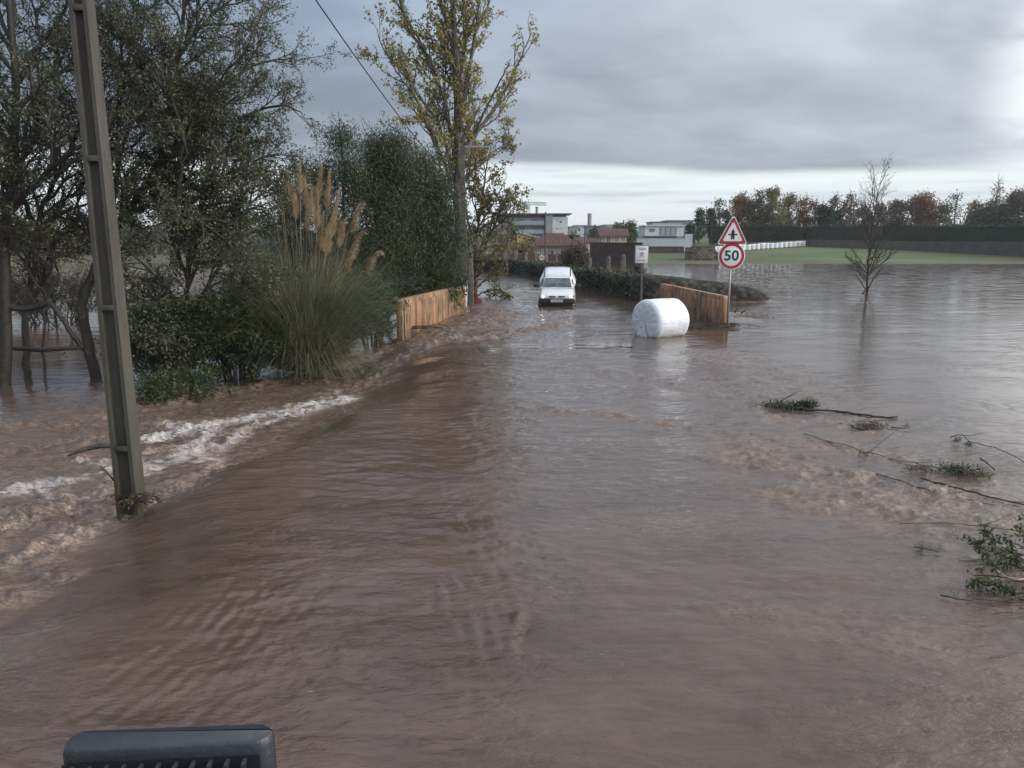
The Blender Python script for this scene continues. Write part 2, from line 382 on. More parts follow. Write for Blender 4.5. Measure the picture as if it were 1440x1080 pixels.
def water_fields(X, Y):
    base, d = water_base(X, Y)
    calm = np.exp(-(dpoly(X, Y, wpts([(560, 515), (640, 497), (720, 489), (870, 487)], 0)) / .85) ** 4)
    calm = np.maximum(calm, .74 * sstep(4.5, 8.5, X + .12 * (Y - 12)) * sstep(7, 11, Y))
    calm = np.maximum(calm, .85 * sstep(4.5, 7.5, -d) * (X < 0)); calm = np.maximum(calm, .45 * sstep(24, 40, Y)); calm = np.where((Y > 45) & (X > 4), calm * .72, calm)
    # domain-warped coordinates make the flow curl
    wx = X + .35 * perlin(X * .5, Y * .5); wy = Y + .35 * perlin(X * .5 + 40, Y * .5)
    z = base.copy(); foam = np.zeros(X.shape); white = np.zeros(X.shape); chop = np.zeros(X.shape)
    jit = .55 * fbm(X * 1.3, Y * 1.3, 2)
    for pts, hw, ch, fo, wh in MASK:
        dd = dpoly(X, Y, pts); near = dd < hw * 4
        q = np.exp(-(np.clip(dd + jit * hw, 0, None) / hw) ** 2) * near
        chop = np.maximum(chop, q * ch); foam = np.maximum(foam, q * fo); white = np.maximum(white, q * wh)
    left = 1 - sstep(-.9, -.1, d); leftzone = left * (1 - sstep(4.5, 9, -d)) * (1 - sstep(17, 22, Y))
    chop = np.maximum(chop, leftzone * .45); foam = np.maximum(foam, leftzone * .34)
    road = sstep(-.2, .8, d)
    fade = np.clip(12 / np.maximum(Y, 1), .15, 1)
    # turbulence
    c1 = fbm(wx * 2.0, wy * 3.4, 3, .55); c2 = 1 - np.abs(fbm(wx * 3.4 + 5, wy * 5.2, 3, .55)) * 2
    z += chop * (.070 * c1 + .026 * c2 * np.clip(c1 + .6, 0, 1.3)) * np.where(Y < 30, 1, .7)
    z += chop * (.012 * fbm(wx * 11, wy * 15, 2, .6) + .018 * (1 - 2.2 * np.abs(fbm(wx * 4.6 + 2, wy * 10.5, 3, .55))) * np.clip(.6 + c1, 0, 1.4))
    # wavelets on the sheet crossing the road, crests drawn out left-right
    tongue = sstep(0, 2.2, d)
    pz = .5 + .5 * perlin(X * .45 + 3, Y * .6)
    r = 1.25 * (.0100 * fbm(wx * 1.6, wy * 3.6, 2, .5) + .0050 * fbm(wx * 3.6 + 9, wy * 8.0, 2, .5)) * (.35 + 1.1 * pz)
    ax = X * .94 + Y * .34; ay = -X * .34 + Y * .94
    r2 = .0055 * fbm(ax * .8, ay * 3.4, 3, .55) + .003 * fbm(ax * 3, ay * 9 + 3, 2, .6)
    side = sstep(-1.0, 2.0, X)
    z += road * (r * (1 - side * .50) + r2 * side * 1.2) * (.35 + .65 * tongue) * np.minimum(1, .35 + Y / 9) * (1 - .9 * calm)
    # standing ripples fanning out below the lip, bottom left
    c = on_z(-40, 830, 0); rr = np.hypot((X - c.x) * 1.0, (Y - c.y) * .75); k = on_z(255, 930, 0)
    m = np.exp(-(((X - k.x) / .62) ** 2 + ((Y - k.y) / 1.25) ** 2) ** 1.2)
    z += .0050 * m * np.sin(rr * 2 * np.pi / .135 + 1.8 * perlin(X * 1.5, Y * 1.5) + 1.2 * perlin(X * 5, Y * 5)) * sstep(-.5, .4, perlin(X * 3.2 + 3, Y * 3.2))
    k2 = on_z(640, 850, 0); m2 = np.exp(-(((X - k2.x) / .45) ** 2 + ((Y - k2.y) / .9) ** 2))
    z += .0050 * m2 * np.sin((X + .22 * Y) * 2 * np.pi / .16 + 3.0 * perlin(X * 1.5, Y * 1.5)) * sstep(-.4, .5, perlin(X * 3 + 8, Y * 2))
    # each wheel track and kerb below lifts small broken wavelets
    z += road * .0055 * sstep(.05, .55, perlin(X * .8 + 31, Y * .5)) * fbm(wx * 6.5, wy * 8, 2, .6)
    # shallow swell rolling over the road before the bale
    q9 = on_z(790, 490, 0); z += .075 * np.exp(-((Y - q9.y + 1.3) / 1.7) ** 2) * sstep(-1.2, .2, X) * (1 - sstep(2.6, 4.2, X)) * (1 + .35 * perlin(X * 1.3, Y * 2))
    # calm open flood: long low swell
    z += (1 - road * (Y < 40)) * .006 * fbm(X * .9, Y * 3.0, 2)
    far = sstep(30, 60, Y); z += far * .012 * fbm(X * .5, Y * 1.5, 2)
    # flow piling up on posts and pole
    for (ox, oy, rr_, hh) in ((-4.49, 8.3, .28, .08), (7.35, 25.3, .4, .04)):
        q = np.hypot(X - ox, Y - oy); z += hh * np.exp(-(q / rr_) ** 2) * (fbm(X * 9, Y * 9, 2) * .6 + .5); foam = np.maximum(foam, .6 * np.exp(-(q / rr_) ** 2))
    fn = .5 + .5 * fbm(wx * 3.2, wy * 6, 3, .6)
    foam = foam * sstep(.12, .85, fn + foam * .45); white = white * sstep(.2, .9, .5 + .5 * fbm(wx * 5, wy * 9, 3, .65) + white * .35)
    return z, foam, white, np.clip(chop, 0, 1), calm
ys = np.concatenate([np.linspace(-60, .6, 14), .6 + np.cumsum(np.full(60, .035)), 2.7 * np.exp(np.arange(1, 1000) * .00395)])
ys = ys[ys < 135]; ys = np.append(ys, [150, 200])
ss = np.concatenate([np.linspace(-14, -.9, 24)[:-1], np.linspace(-.9, .9, 900), np.linspace(.9, 14, 24)[1:]])
S, Yg = np.meshgrid(ss, ys); Xg = S * (np.maximum(Yg, 0) * .93 + .9)
Zg, fo, wh, ch, cal = water_fields(Xg, Yg)
ny, nx = Xg.shape; i = np.arange(ny - 1)[:, None] * nx + np.arange(nx - 1)[None, :]
Fc = np.stack([i, i + 1, i + nx + 1, i + nx], -1).reshape(-1, 4)
wm = bpy.data.materials.new('flood_water'); wm.use_nodes = True; t = NT(wm.node_tree); b = t.n['Principled BSDF']
tcn = t.new('ShaderNodeTexCoord'); oc = tcn.outputs['Object']
def attr(n): a = t.new('ShaderNodeAttribute'); a.attribute_name = n; return a.outputs['Fac']
aF, aW, aC = attr('foam'), attr('white'), attr('chop')
silt = t.ramp(t.math('ADD', t.math('MULTIPLY', t.noise(t.mapping(oc, (.35, 1.1, 1)), 1.0, 5, .6, .6), .55), t.math('MULTIPLY', t.noise(t.mapping(oc, (1.5, 6.5, 1), (0, 0, R(-7))), 1.0, 6, .68, 1.4), .45)), [(.36, (.064, .042, .031)), (.64, (.116, .080, .061))])
def ridge(sc, det, rg, di, rot=0.0):
    n_ = t.noise(t.mapping(oc, sc, (0, 0, R(rot))), 1.0, det, rg, di); return t.math('SUBTRACT', 1.0, t.math('MULTIPLY', t.math('ABSOLUTE', t.math('SUBTRACT', n_, .5)), 7.0), clamp=True)
fnz = t.noise(t.mapping(oc, (5, 15, 7)), 1.0, 6, .75, 1.4)
rg1 = ridge((2.6, 9, 5), 4, .6, 1.6, 8)
ff = t.math('MULTIPLY', aF, t.math('ADD', t.mrange(fnz, .46, .70), t.math('MULTIPLY', rg1, .45)), clamp=True)
fcol = t.ramp(t.noise(oc, 9, 4, .6), [(.3, (.27, .19, .14)), (.7, (.50, .39, .30))])
c_ = t.mix(ff, silt, fcol)
wnz = t.noise(t.mapping(oc, (7, 26, 9)), 1.0, 6, .78, 1.8)
rg2 = ridge((3.2, 13, 6), 4, .65, 2.2, 12)
wf = t.math('MULTIPLY', aW, t.math('MAXIMUM', t.mrange(wnz, .50, .64), t.math('MULTIPLY', rg2, t.mrange(aW, .1, .7))), clamp=True)
c_ = t.mix(wf, c_, (.62, .58, .55))
# scattered thin foam flecks carried on the sheet
fl = t.mrange(t.noise(t.mapping(oc, (6, 34, 6), (0, 0, R(-8))), 1.0, 3, .5, .3), .735, .775)
c_ = t.mix(t.math('MULTIPLY', fl, .5), c_, (.40, .33, .28))
t.l.new(c_, b.inputs['Base Color'])
b.inputs['IOR'].default_value = 1.45
t.l.new(t.math('ADD', .02, t.math('MULTIPLY', t.math('ADD', ff, wf, clamp=True), .30)), b.inputs['Roughness'])
spw = t.new('ShaderNodeSeparateXYZ'); t.l.new(oc, spw.inputs[0])
calm = attr('calm')
patch = t.mrange(t.noise(t.mapping(oc, (.5, .8, 1)), 1.0, 3, .5, .5), .32, .66, .25, 1.0)
amp = t.math('MULTIPLY', patch, t.math('SUBTRACT', 1.0, t.math('MULTIPLY', calm, .93)))
h1 = t.noise(t.mapping(oc, (2.6, 5.2, 3), (0, 0, R(8))), 1.0, 4, .5, .9)
h2 = t.noise(t.mapping(oc, (7, 15, 9), (0, 0, R(-12))), 1.0, 3, .55, .8)
h3 = t.noise(t.mapping(oc, (11, 19, 12)), 1.0, 5, .65, 1.2)
h4 = t.noise(t.mapping(oc, (15, 30, 12), (0, 0, R(5))), 1.0, 3, .6, 1.4)
pat2 = t.mrange(t.noise(t.mapping(oc, (1.1, 1.6, 1), (0, 0, 0), (4, 7, 0)), 1.0, 3, .6, .8), .42, .62, .15, 1.0)
nearw = t.mrange(spw.outputs[1], 16, 6)
hh = t.math('ADD', t.math('MULTIPLY', t.math('ADD', t.math('MULTIPLY', h1, .026), t.math('ADD', t.math('MULTIPLY', h2, .0140), t.math('MULTIPLY', t.math('MULTIPLY', h4, .0095), t.math('MULTIPLY', pat2, nearw)))), amp), t.math('MULTIPLY', t.math('MULTIPLY', h3, aC), .030))
bn = t.new('ShaderNodeBump'); bn.inputs['Strength'].default_value = 1.0; bn.inputs['Distance'].default_value = 1.0
t.l.new(hh, bn.inputs['Height']); t.l.new(bn.outputs[0], b.inputs['Normal'])
wo = np_mesh('flood_water', np.stack([Xg, Yg, Zg], -1).reshape(-1, 3), Fc, wm, None, True, {'foam': fo.ravel(), 'white': wh.ravel(), 'chop': ch.ravel(), 'calm': cal.ravel()})
tag(wo, kind='structure')

# ------------------------------------------------------------------ trees
def nrm(v): return v / (np.linalg.norm(v) + 1e-9)
class Tree:
    def __init__(s, seed, lv=3, dens=(1.3, 3.0, 6.0), ang=(.7, .8, .9), ratio=(.5, .45, .4), wander=.16, trop=.05, leafd=30, ljit=.06, minr=.004, sides=(8, 5, 4, 3), rfac=.5, seg=.35, maxL=9):
        s.r = np.random.default_rng(seed); s.__dict__.update(lv=lv, dens=dens, ang=ang, ratio=ratio, wander=wander, trop=trop, leafd=leafd, ljit=ljit, minr=minr, sides=sides, rfac=rfac, seg=seg, maxL=maxL)
        s.V = []; s.F = []; s.n = 0; s.leaf = []; s.ldir = []
    def tube(s, P, r, lvl):
        V, Fc = tube_np(P, r, s.sides[min(lvl, len(s.sides) - 1)]); s.V.append(V); s.F.append(Fc + s.n); s.n += len(V)
    def limb(s, pts, r0, r1, lvl=0, t0=.25, kids=True, Lscale=1.0, kd=1.0):
        """explicit limb through world points"""
        P = np.array([tuple(p) for p in pts], float); m = len(P); tt = np.linspace(0, m - 1, max(m * 4, 6))
        # catmull-rom smoothing
        Q = []
        for u in tt:
            i = min(int(u), m - 2); f = u - i; p0, p1, p2, p3 = P[max(i - 1, 0)], P[i], P[i + 1], P[min(i + 2, m - 1)]
            Q.append(.5 * (2 * p1 + (p2 - p0) * f + (2 * p0 - 5 * p1 + 4 * p2 - p3) * f * f + (3 * p1 - p0 - 3 * p2 + p3) * f ** 3))
        Q = np.array(Q); L = np.linalg.norm(np.diff(Q, axis=0), axis=1).sum()
        Q[1:-1] += s.r.normal(0, .0045 * min(L, 4), (len(Q) - 2, 3))
        rad = r0 + (r1 - r0) * np.linspace(0, 1, len(Q)) ** .8; s.tube(Q, rad, lvl)
        if kids: s.kids(Q, rad, L * Lscale, lvl, t0, L, kd)
    def kids(s, Q, rad, L, lvl, t0, Lr=None, kd=1.0):
        Lr = Lr or L
        if lvl >= s.lv: return
        n = max(1, int(Lr * s.dens[lvl] * kd * s.r.uniform(.8, 1.2)))
        for t in t0 + (1 - t0) * (np.arange(n) + s.r.uniform(0, 1, n)) / n:
            x = t * (len(Q) - 1); i = min(int(x), len(Q) - 2); p = Q[i] + (Q[i + 1] - Q[i]) * (x - i); d = nrm(Q[i + 1] - Q[i])
            a = s.ang[lvl] * s.r.uniform(.6, 1.3); rv = s.r.normal(0, 1, 3); rv = nrm(rv - d * rv.dot(d))
            L2 = min(s.maxL, L * s.ratio[lvl] * (1.15 - .75 * t) * s.r.uniform(.6, 1.3) + .12)
            s.branch(p, nrm(d * math.cos(a) + rv * math.sin(a)), L2, max(s.minr, min(rad[i] * .75, L2 * .018 + s.minr)), lvl + 1)
    def branch(s, p, d, L, r, lvl):
        n = max(3, int(L / s.seg)); P = [p]; 
        for i in range(n):
            d = nrm(d + s.r.normal(0, s.wander, 3) + np.array([0, 0, s.trop])); p = p + d * L / n; P.append(p)
        P = np.array(P); rad = np.linspace(r, max(s.minr * .6, r * .3), len(P)); s.tube(P, rad, lvl)
        s.kids(P, rad, L, lvl, .2)
        if lvl >= s.lv - (1 if s.lv > 1 else 0):
            k = s.r.poisson(L * s.leafd * (1 if lvl == s.lv else .35))
            if k:
                x = s.r.uniform(.15, 1, k) * (len(P) - 1); i = np.minimum(x.astype(int), len(P) - 2)
                s.leaf.append(P[i] + (P[i + 1] - P[i]) * (x - i)[:, None] + s.r.normal(0, s.ljit, (k, 3)))
    def leaves_only(s, pts): s.leaf.append(pts)
    def build(s, root, mb, ml, size=.07, aspect=.4, trunk='trunk', crown='crown', keep=1.0, droop=.3):
        o = None
        if s.V: o = np_mesh(trunk, np.concatenate(s.V), np.concatenate(s.F), mb, root, True)
        if s.leaf:
            P = np.concatenate(s.leaf)
            if keep < 1: P = P[s.r.random(len(P)) < keep]
            leafquads(crown, P, size, aspect, ml, root, s.r, droop)
        return o
def leafquads(name, P, size, aspect, mat, root, r, droop=.3, dirs=None):
    n = len(P); U = r.normal(0, 1, (n, 3)) if dirs is None else dirs; U[:, 2] -= droop; U /= np.linalg.norm(U, axis=1, keepdims=True)
    K = r.normal(0, 1, (n, 3)); Wv = np.cross(U, K); Wv /= (np.linalg.norm(Wv, axis=1, keepdims=True) + 1e-9)
    s = size * r.uniform(.6, 1.35, n)[:, None]
    V = np.stack([P, P + U * s * .5 + Wv * s * aspect * .5, P + U * s, P + U * s * .5 - Wv * s * aspect * .5], 1).reshape(-1, 3)
    return np_mesh(name, V, np.arange(4 * n).reshape(-1, 4), mat, root)
def pl3(l, Y, dy=None):
    dy = dy or [0] * len(l); P = [at(a, b, Y + q) for (a, b), q in zip(l, dy)]
    return ([Vector((P[0].x, P[0].y, -1.1))] + P) if P[0].z < .35 else P

# --- the bank of willows at left
# A: tree at the far left edge
root = empty('willow_tree', on_z(8, 520, -.5), 'dark multi-stemmed tree at the left edge, its broken bough bent down to the water', 'tree', 'bare willows on the left bank')
T = Tree(11, lv=3, dens=(2.4, 4.0, 6.0), ratio=(.42, .42, .42), leafd=46, maxL=2.6, trop=.03, rfac=.5)
Y = 17.5
T.limb(pl3([(6, 530), (10, 440), (5, 340), (18, 250), (22, 120), (12, 0), (8, -120)], Y), .17, .05, t0=.35, kd=1.0)
T.limb(pl3([(12, 300), (60, 250), (100, 215), (150, 190), (200, 175)], Y, [0, -.4, -.8, -1, -1.2]), .08, .02, t0=.2)
T.limb(pl3([(20, 120), (60, 60), (95, 10), (130, -50)], Y, [0, .5, 1, 1.3]), .07, .02)
T.limb(pl3([(8, 200), (-30, 120), (-70, 40)], Y), .07, .02)
T.limb(pl3([(16, 150), (70, 120), (120, 70), (180, 40)], Y, [0, .8, 1.2, 2]), .06, .015)
T.limb(pl3([(10, 432), (40, 434), (70, 428), (82, 440), (100, 468), (125, 500)], Y), .07, .055, t0=.2, Lscale=.5, kd=.6)
T.build(root, bark_wet, L_willow, .085, .38)
# B: leaning thin tree
root = empty('willow_tree', on_z(45, 515, -.5), 'thin forked tree second from the left edge, brown twiggy and nearly leafless', 'tree', 'bare willows on the left bank')
T = Tree(12, lv=3, dens=(2.6, 4.5, 7.0), ratio=(.45, .45, .4), leafd=22, maxL=2.4, trop=-.02, wander=.2)
T.limb(pl3([(38, 520), (36, 450), (46, 390), (50, 330), (60, 290), (85, 240), (110, 180), (125, 110), (150, 20), (165, -80)], 18.5), .10, .02, t0=.2)
T.limb(pl3([(52, 320), (30, 270), (35, 200), (50, 130), (60, 40)], 18.5, [0, .3, .6, 1, 1.2]), .07, .02)
T.limb(pl3([(60, 500), (66, 420), (82, 390), (60, 330), (30, 300)], 18.0), .04, .015)
T.build(root, bark, L_brush, .075, .35)
# C: main big willow behind the pole
base = on_z(132, 512, -.5)
root = empty('willow_tree', base, 'large spreading tree behind the concrete pole, small grey-green leaves against the sky', 'tree', 'bare willows on the left bank')
T = Tree(13, lv=3, dens=(2.9, 4.6, 7.0), ratio=(.42, .45, .42), leafd=50, maxL=2.1, trop=.05, wander=.17)
Y = 18.5
T.limb(pl3([(132, 520), (120, 470), (116, 425), (128, 390), (150, 340), (180, 300), (205, 262), (225, 235), (236, 200), (238, 150), (250, 80), (262, -20), (270, -120)], Y), .15, .03, t0=.28)
T.limb(pl3([(128, 395), (150, 330), (165, 240), (170, 150), (185, 60), (190, -60)], Y, [0, .4, .8, 1, 1, 1]), .10, .02, t0=.3)
T.limb(pl3([(180, 300), (215, 288), (245, 296), (255, 240), (258, 200), (285, 150), (320, 100), (355, 60)], Y, [0, -.3, -.6, -.8, -1, -1, -1, -1]), .07, .015)
T.limb(pl3([(236, 200), (275, 150), (330, 108), (380, 85), (425, 82)], Y, [0, .3, .6, .9, 1.2]), .06, .012, t0=.15)
T.limb(pl3([(250, 230), (300, 190), (350, 160), (400, 150), (425, 160)], Y, [0, .5, 1, 1, 1]), .055, .012, t0=.15)
T.limb(pl3([(255, 300), (310, 250), (360, 225), (405, 215)], Y, [0, .5, 1.2, 1.6]), .05, .012, t0=.1)
T.limb(pl3([(245, 300), (320, 285), (370, 290)], Y, [0, -.5, -1]), .05, .012, t0=.1)
T.limb(pl3([(245, 90), (290, 30), (340, -10), (390, -30)], Y, [0, .4, .8, 1]), .05, .012, t0=.15)
T.limb(pl3([(240, 140), (200, 90), (165, 30), (140, -40)], Y, [0, -.4, -.6, -.8]), .05, .012)
T.limb(pl3([(258, 10), (300, -50), (350, -90)], Y), .05, .012, t0=.1)
T.build(root, bark, L_willow, .078, .36)
wtree = root
for wx_, wy_, wr_, wl_ in ((-15.5, 12.5, 2.1, 'leafy willow past the left edge of the picture, nearest the rapids'), (-21, 17.0, 4.0, 'leafy willow past the left edge of the picture, farther back')):
    c_w = copy_tree(wtree); c_w.location = (wx_, wy_, -.5); c_w.rotation_euler = (0, 0, wr_); c_w['label'] = wl_
# D: bushier willow, right half of the mass
root = empty('willow_tree', on_z(262, 500, -.45), 'leafy low-branched tree between the big spreading tree and the pampas grass', 'tree', 'bare willows on the left bank')
T = Tree(14, lv=3, dens=(3.4, 5.0, 6.5), ratio=(.45, .45, .42), leafd=68, maxL=1.8, trop=.03, wander=.2)
Y = 19.0
T.limb(pl3([(262, 505), (262, 430), (270, 350), (285, 280), (300, 210), (310, 140)], Y), .10, .02, t0=.15)
T.limb(pl3([(262, 450), (300, 390), (335, 330), (355, 270), (372, 215)], Y, [0, .2, .4, .6, .6]), .06, .015, t0=.15)
T.limb(pl3([(262, 440), (230, 400), (200, 370), (180, 350)], Y, [0, -.5, -.8, -1]), .05, .015, t0=.1)
T.limb(pl3([(265, 470), (310, 430), (350, 400), (385, 385)], Y, [0, -.5, -.9, -1.2]), .05, .015, t0=.1)
T.limb(pl3([(266, 400), (240, 330), (225, 280), (215, 230)], Y, [0, .5, .9, 1.2]), .05, .015, t0=.15)
T.limb(pl3([(285, 280), (330, 250), (375, 240), (400, 260)], Y), .04, .012, t0=.1)
T.build(root, bark, L_willow, .080, .42)
# low thickets at the water's edge
def shrub(name, px, py, Y, wpx, hpx, n, label, ml, seed, cat='shrub', size=.09, group=None, z=-.45, lean=0.0, stems=14, leafd=34, mb=None):
    leafd *= 2.2; stems = int(stems * 1.5)
    b_ = at(px, py, Y); b_.z = z
    root = empty(name, b_, label, cat, group); T = Tree(seed, lv=2, dens=(4.2, 6.5), ang=(.8, .9), ratio=(.5, .5), leafd=leafd, maxL=1.3, wander=.22, trop=.04, seg=.25)
    rw, rh = px2m(wpx, Y), px2m(hpx, Y)
    for i in range(stems):
        a = T.r.uniform(0, 2 * np.pi); e = T.r.uniform(.15, 1) ** .6
        tip = Vector((b_.x + rw * e * math.cos(a) + lean * rh, b_.y + rw * .8 * e * math.sin(a), z + rh * math.sqrt(max(.05, 1 - .75 * e * e)) * T.r.uniform(.75, 1.05)))
        s0 = Vector((b_.x + rw * .25 * math.cos(a), b_.y + rw * .25 * math.sin(a), z - .2)); mid = s0.lerp(tip, .55) + Vector((0, 0, rh * .18))
        T.limb([s0, mid, tip], .025, .008, lvl=0, t0=.12, Lscale=n)
    T.build(root, mb or bark_wet, ml, size, .45, trunk='stem', crown='foliage')
    return root
shrub('thicket', 235, 505, 18.0, 78, 110, .8, 'dark tangled thicket behind the pole, standing in the water', L_willow, 21, stems=22, leafd=30)
shrub('thicket', 335, 500, 18.2, 72, 120, .8, 'green thicket in the water just left of the pampas grass', L_green, 22, stems=20, leafd=26)
shrub('thicket', 250, 520, 16.0, 60, 38, .8, 'lowest leafy bush dipping into the brown rapids right of the pole', L_green, 23, stems=16, leafd=26, z=-.5)
shrub('thicket', 60, 300, 30, 100, 75, .8, 'brown bramble thicket beyond the calm water at the far left', L_brush, 24, stems=16, leafd=12, z=-.3)
shrub('shrub', 522, 440, 24, 42, 85, .8, 'dark green shrub between the pampas grass and the left parapet', L_green, 25, stems=18, leafd=26, z=-.3)
shrub('shrub', 590, 415, 31, 60, 70, .8, 'shrub of broad green leaves behind the left orange parapet', L_green, 26, stems=22, leafd=24, z=-.2, size=.12)
# felled log lying in the calm water, left
mb = MB(); mb.tube([at(18, 490, 17.8), at(60, 492, 17.6), at(118, 489, 17.4)], [.05, .06, .04], 6)
o = mb.build('drift_log', bark_wet, None, True); tag(o, 'thin dark log afloat beneath the willows at the left', 'log')

# --- evergreen mass behind the left parapet
def evergreen(pxb, Y, tops, seed, label, n=9000, ml=L_pine, size=.16, z=-.3, group=None, low=.12):
    b_ = at(pxb, 420, Y); b_.z = z; root = empty('evergreen_tree', b_, label, 'tree', group); T = Tree(seed, lv=1, dens=(1.6,), ang=(1.0,), ratio=(.4,), leafd=0, maxL=2.0)
    for (tx, ty, wpx) in tops:
        top = at(tx, ty, Y); hgt_ = top.z - z; x0 = b_.x
        T.limb([Vector((x0 * .5 + top.x * .5, Y, z - .2)), Vector((x0 * .2 + top.x * .8, Y, z + hgt_ * .4)), top], .11, .02, t0=.2)
        R0 = px2m(wpx, Y); k = int(n * 4.2 * hgt_ * R0 / 14)
        # clumps of needles scattered through a cone-ish crown
        nc = int(80 * hgt_ / 6 * max(R0, .6)); h = T.r.uniform(low, 1, nc) ** .85; a = T.r.uniform(0, 2 * np.pi, nc)
        prof = np.interp(h, [0, .15, .4, .7, .9, 1], [.75, 1, 1.0, .72, .40, .08]) * R0; rr = prof * T.r.uniform(.3, 1.12, nc)
        C = np.stack([top.x * h + (x0 * .4 + top.x * .6) * (1 - h) + rr * np.cos(a), Y + rr * np.sin(a), z + h * hgt_], 1)
        cs = .18 * R0 + .14; q = T.r.integers(0, nc, k)
        off = T.r.normal(0, 1, (k, 3)) * cs * np.array([1, 1, .75]); T.leaf.append(C[q] + off)
    T.build(root, bark, ml, size * .72, .20, droop=-.8)
evergreen(480, 27.5, [(480, 184, 34), (452, 236, 24)], 31, 'tallest dark evergreen, a narrow crown rising above the pampas plumes', 15000, size=.17)
evergreen(525, 29, [(527, 200, 40), (552, 192, 44)], 32, 'broad twin-topped dark evergreen in the middle of the group', 15000, size=.17)
evergreen(585, 31, [(590, 218, 50), (612, 262, 40)], 33, 'greener evergreen directly behind the left orange parapet', 15000, size=.18, ml=L_pine)
evergreen(425, 33, [(425, 232, 26), (400, 262, 28)], 34, 'small distant evergreen seen behind the pampas plumes', 9000, ml=L_dark, size=.18)

# --- poplar
Y = 36.0; b_ = at(647, 420, Y); b_.z = -.3
root = empty('poplar_tree', b_, 'tall autumn poplar with yellow-green leaves and upswept limbs at the end of the left parapet', 'tree')
T = Tree(41, lv=3, dens=(1.5, 2.8, 4.0), ang=(.6, .65, .75), ratio=(.36, .42, .42), leafd=24, maxL=2.6, trop=.11, wander=.13, seg=.5, minr=.007)
T.limb(pl3([(648, 430), (648, 350), (645, 280), (644, 200), (642, 120), (640, 60), (636, 0), (634, -120), (632, -260)], Y), .30, .06, t0=.30, kd=1.3, Lscale=.55)
for l, r0, r1 in [
    ([(651, 218), (668, 190), (690, 160), (715, 118), (735, 75), (748, 45)], .14, .02),
    ([(668, 192), (680, 160), (700, 120), (716, 88)], .07, .02),
    ([(649, 145), (656, 120), (664, 70), (672, 20), (678, -50)], .13, .03),
    ([(668, 48), (684, 15), (694, -30), (700, -80)], .08, .02),
    ([(641, 240), (630, 160), (612, 110), (592, 60), (568, 20), (555, -20)], .11, .02),
    ([(620, 125), (600, 75), (575, 40), (560, -10)], .06, .015),
    ([(646, 340), (632, 250), (610, 195), (585, 140), (560, 105), (545, 80)], .10, .015),
    ([(640, 260), (622, 190), (600, 150), (570, 110), (540, 70), (530, 40)], .08, .015),
    ([(641, 90), (630, 40), (610, -20), (600, -80)], .09, .02),
    ([(642, 130), (655, 60), (652, 0), (655, -80)], .09, .02),
    ([(622, 175), (630, 130), (634, 90)], .05, .015),
    ([(636, 280), (600, 240), (575, 205), (555, 180)], .07, .015),
    ([(646, 260), (670, 235), (700, 215), (715, 200)], .06, .012)]:
    dz = T.r.uniform(-2.2, 2.2); k = len(l); T.limb(pl3(l, Y, list(np.linspace(0, dz, k))), r0, r1, t0=.12, kd=1.25, Lscale=.8)
T.build(root, bark_pale, L_poplar, .125, .75, droop=.1)
# brown-green tree hugging the poplar's foot
Y = 37.5; b_ = at(676, 405, Y); b_.z = -.1
root = empty('oak_tree', b_, 'bushy brown-green tree overhanging the flooded road beside the poplar trunk', 'tree')
T = Tree(42, lv=3, dens=(2.4, 3.6, 4.5), ang=(.8, .8, .9), ratio=(.45, .45, .42), leafd=36, maxL=2.0, trop=.0, wander=.2, seg=.4, minr=.007)
for l, r0 in [([(668, 412), (668, 360), (675, 300), (684, 240), (690, 205)], .13), ([(669, 370), (690, 330), (705, 290), (716, 270)], .08), ([(669, 380), (695, 355), (712, 335), (718, 320)], .07),
              ([(670, 340), (655, 300), (652, 250)], .07), ([(668, 390), (690, 375), (706, 366)], .06), ([(668, 395), (676, 392), (682, 388)], .05), ([(672, 320), (694, 285), (712, 250)], .06)]:
    T.limb(pl3(l, Y, list(np.linspace(0, T.r.uniform(-1.5, 1.5), len(l)))), r0, .015, t0=.12, kd=1.2)
T.build(root, bark, L_oak, .12, .7)
# lone tree in the flood
b_ = on_z(1220, 413, 0); Y = b_.y
root = empty('young_tree', b_, 'lone nearly bare young tree standing in the open flood at right', 'tree')
T = Tree(43, lv=3, dens=(5.6, 5.2, 5.0), ang=(.85, .7, .7), ratio=(.36, .45, .45), leafd=3.0, maxL=1.6, trop=.12, wander=.14, seg=.3, minr=.0045)
T.limb(pl3([(1219, 418), (1220, 395), (1221, 365), (1224, 335), (1228, 310), (1233, 282), (1238, 255)], Y), .095, .012, t0=.18, kd=1.0)
T.limb(pl3([(1221, 388), (1234, 375), (1250, 362), (1264, 350)], Y), .04, .01, t0=.3, Lscale=.8)
T.limb(pl3([(1220, 394), (1240, 384), (1256, 382)], Y), .022, .006, t0=.3)
T.limb(pl3([(1220, 392), (1206, 380), (1194, 374)], Y), .025, .006, t0=.3)
T.limb([on_z(1213, 414, -.05), on_z(1219, 408, .15), b_ + Vector((0, 0, .35))], .10, .08, kids=False)
T.build(root, bark_wet, L_olive, .085, .5)

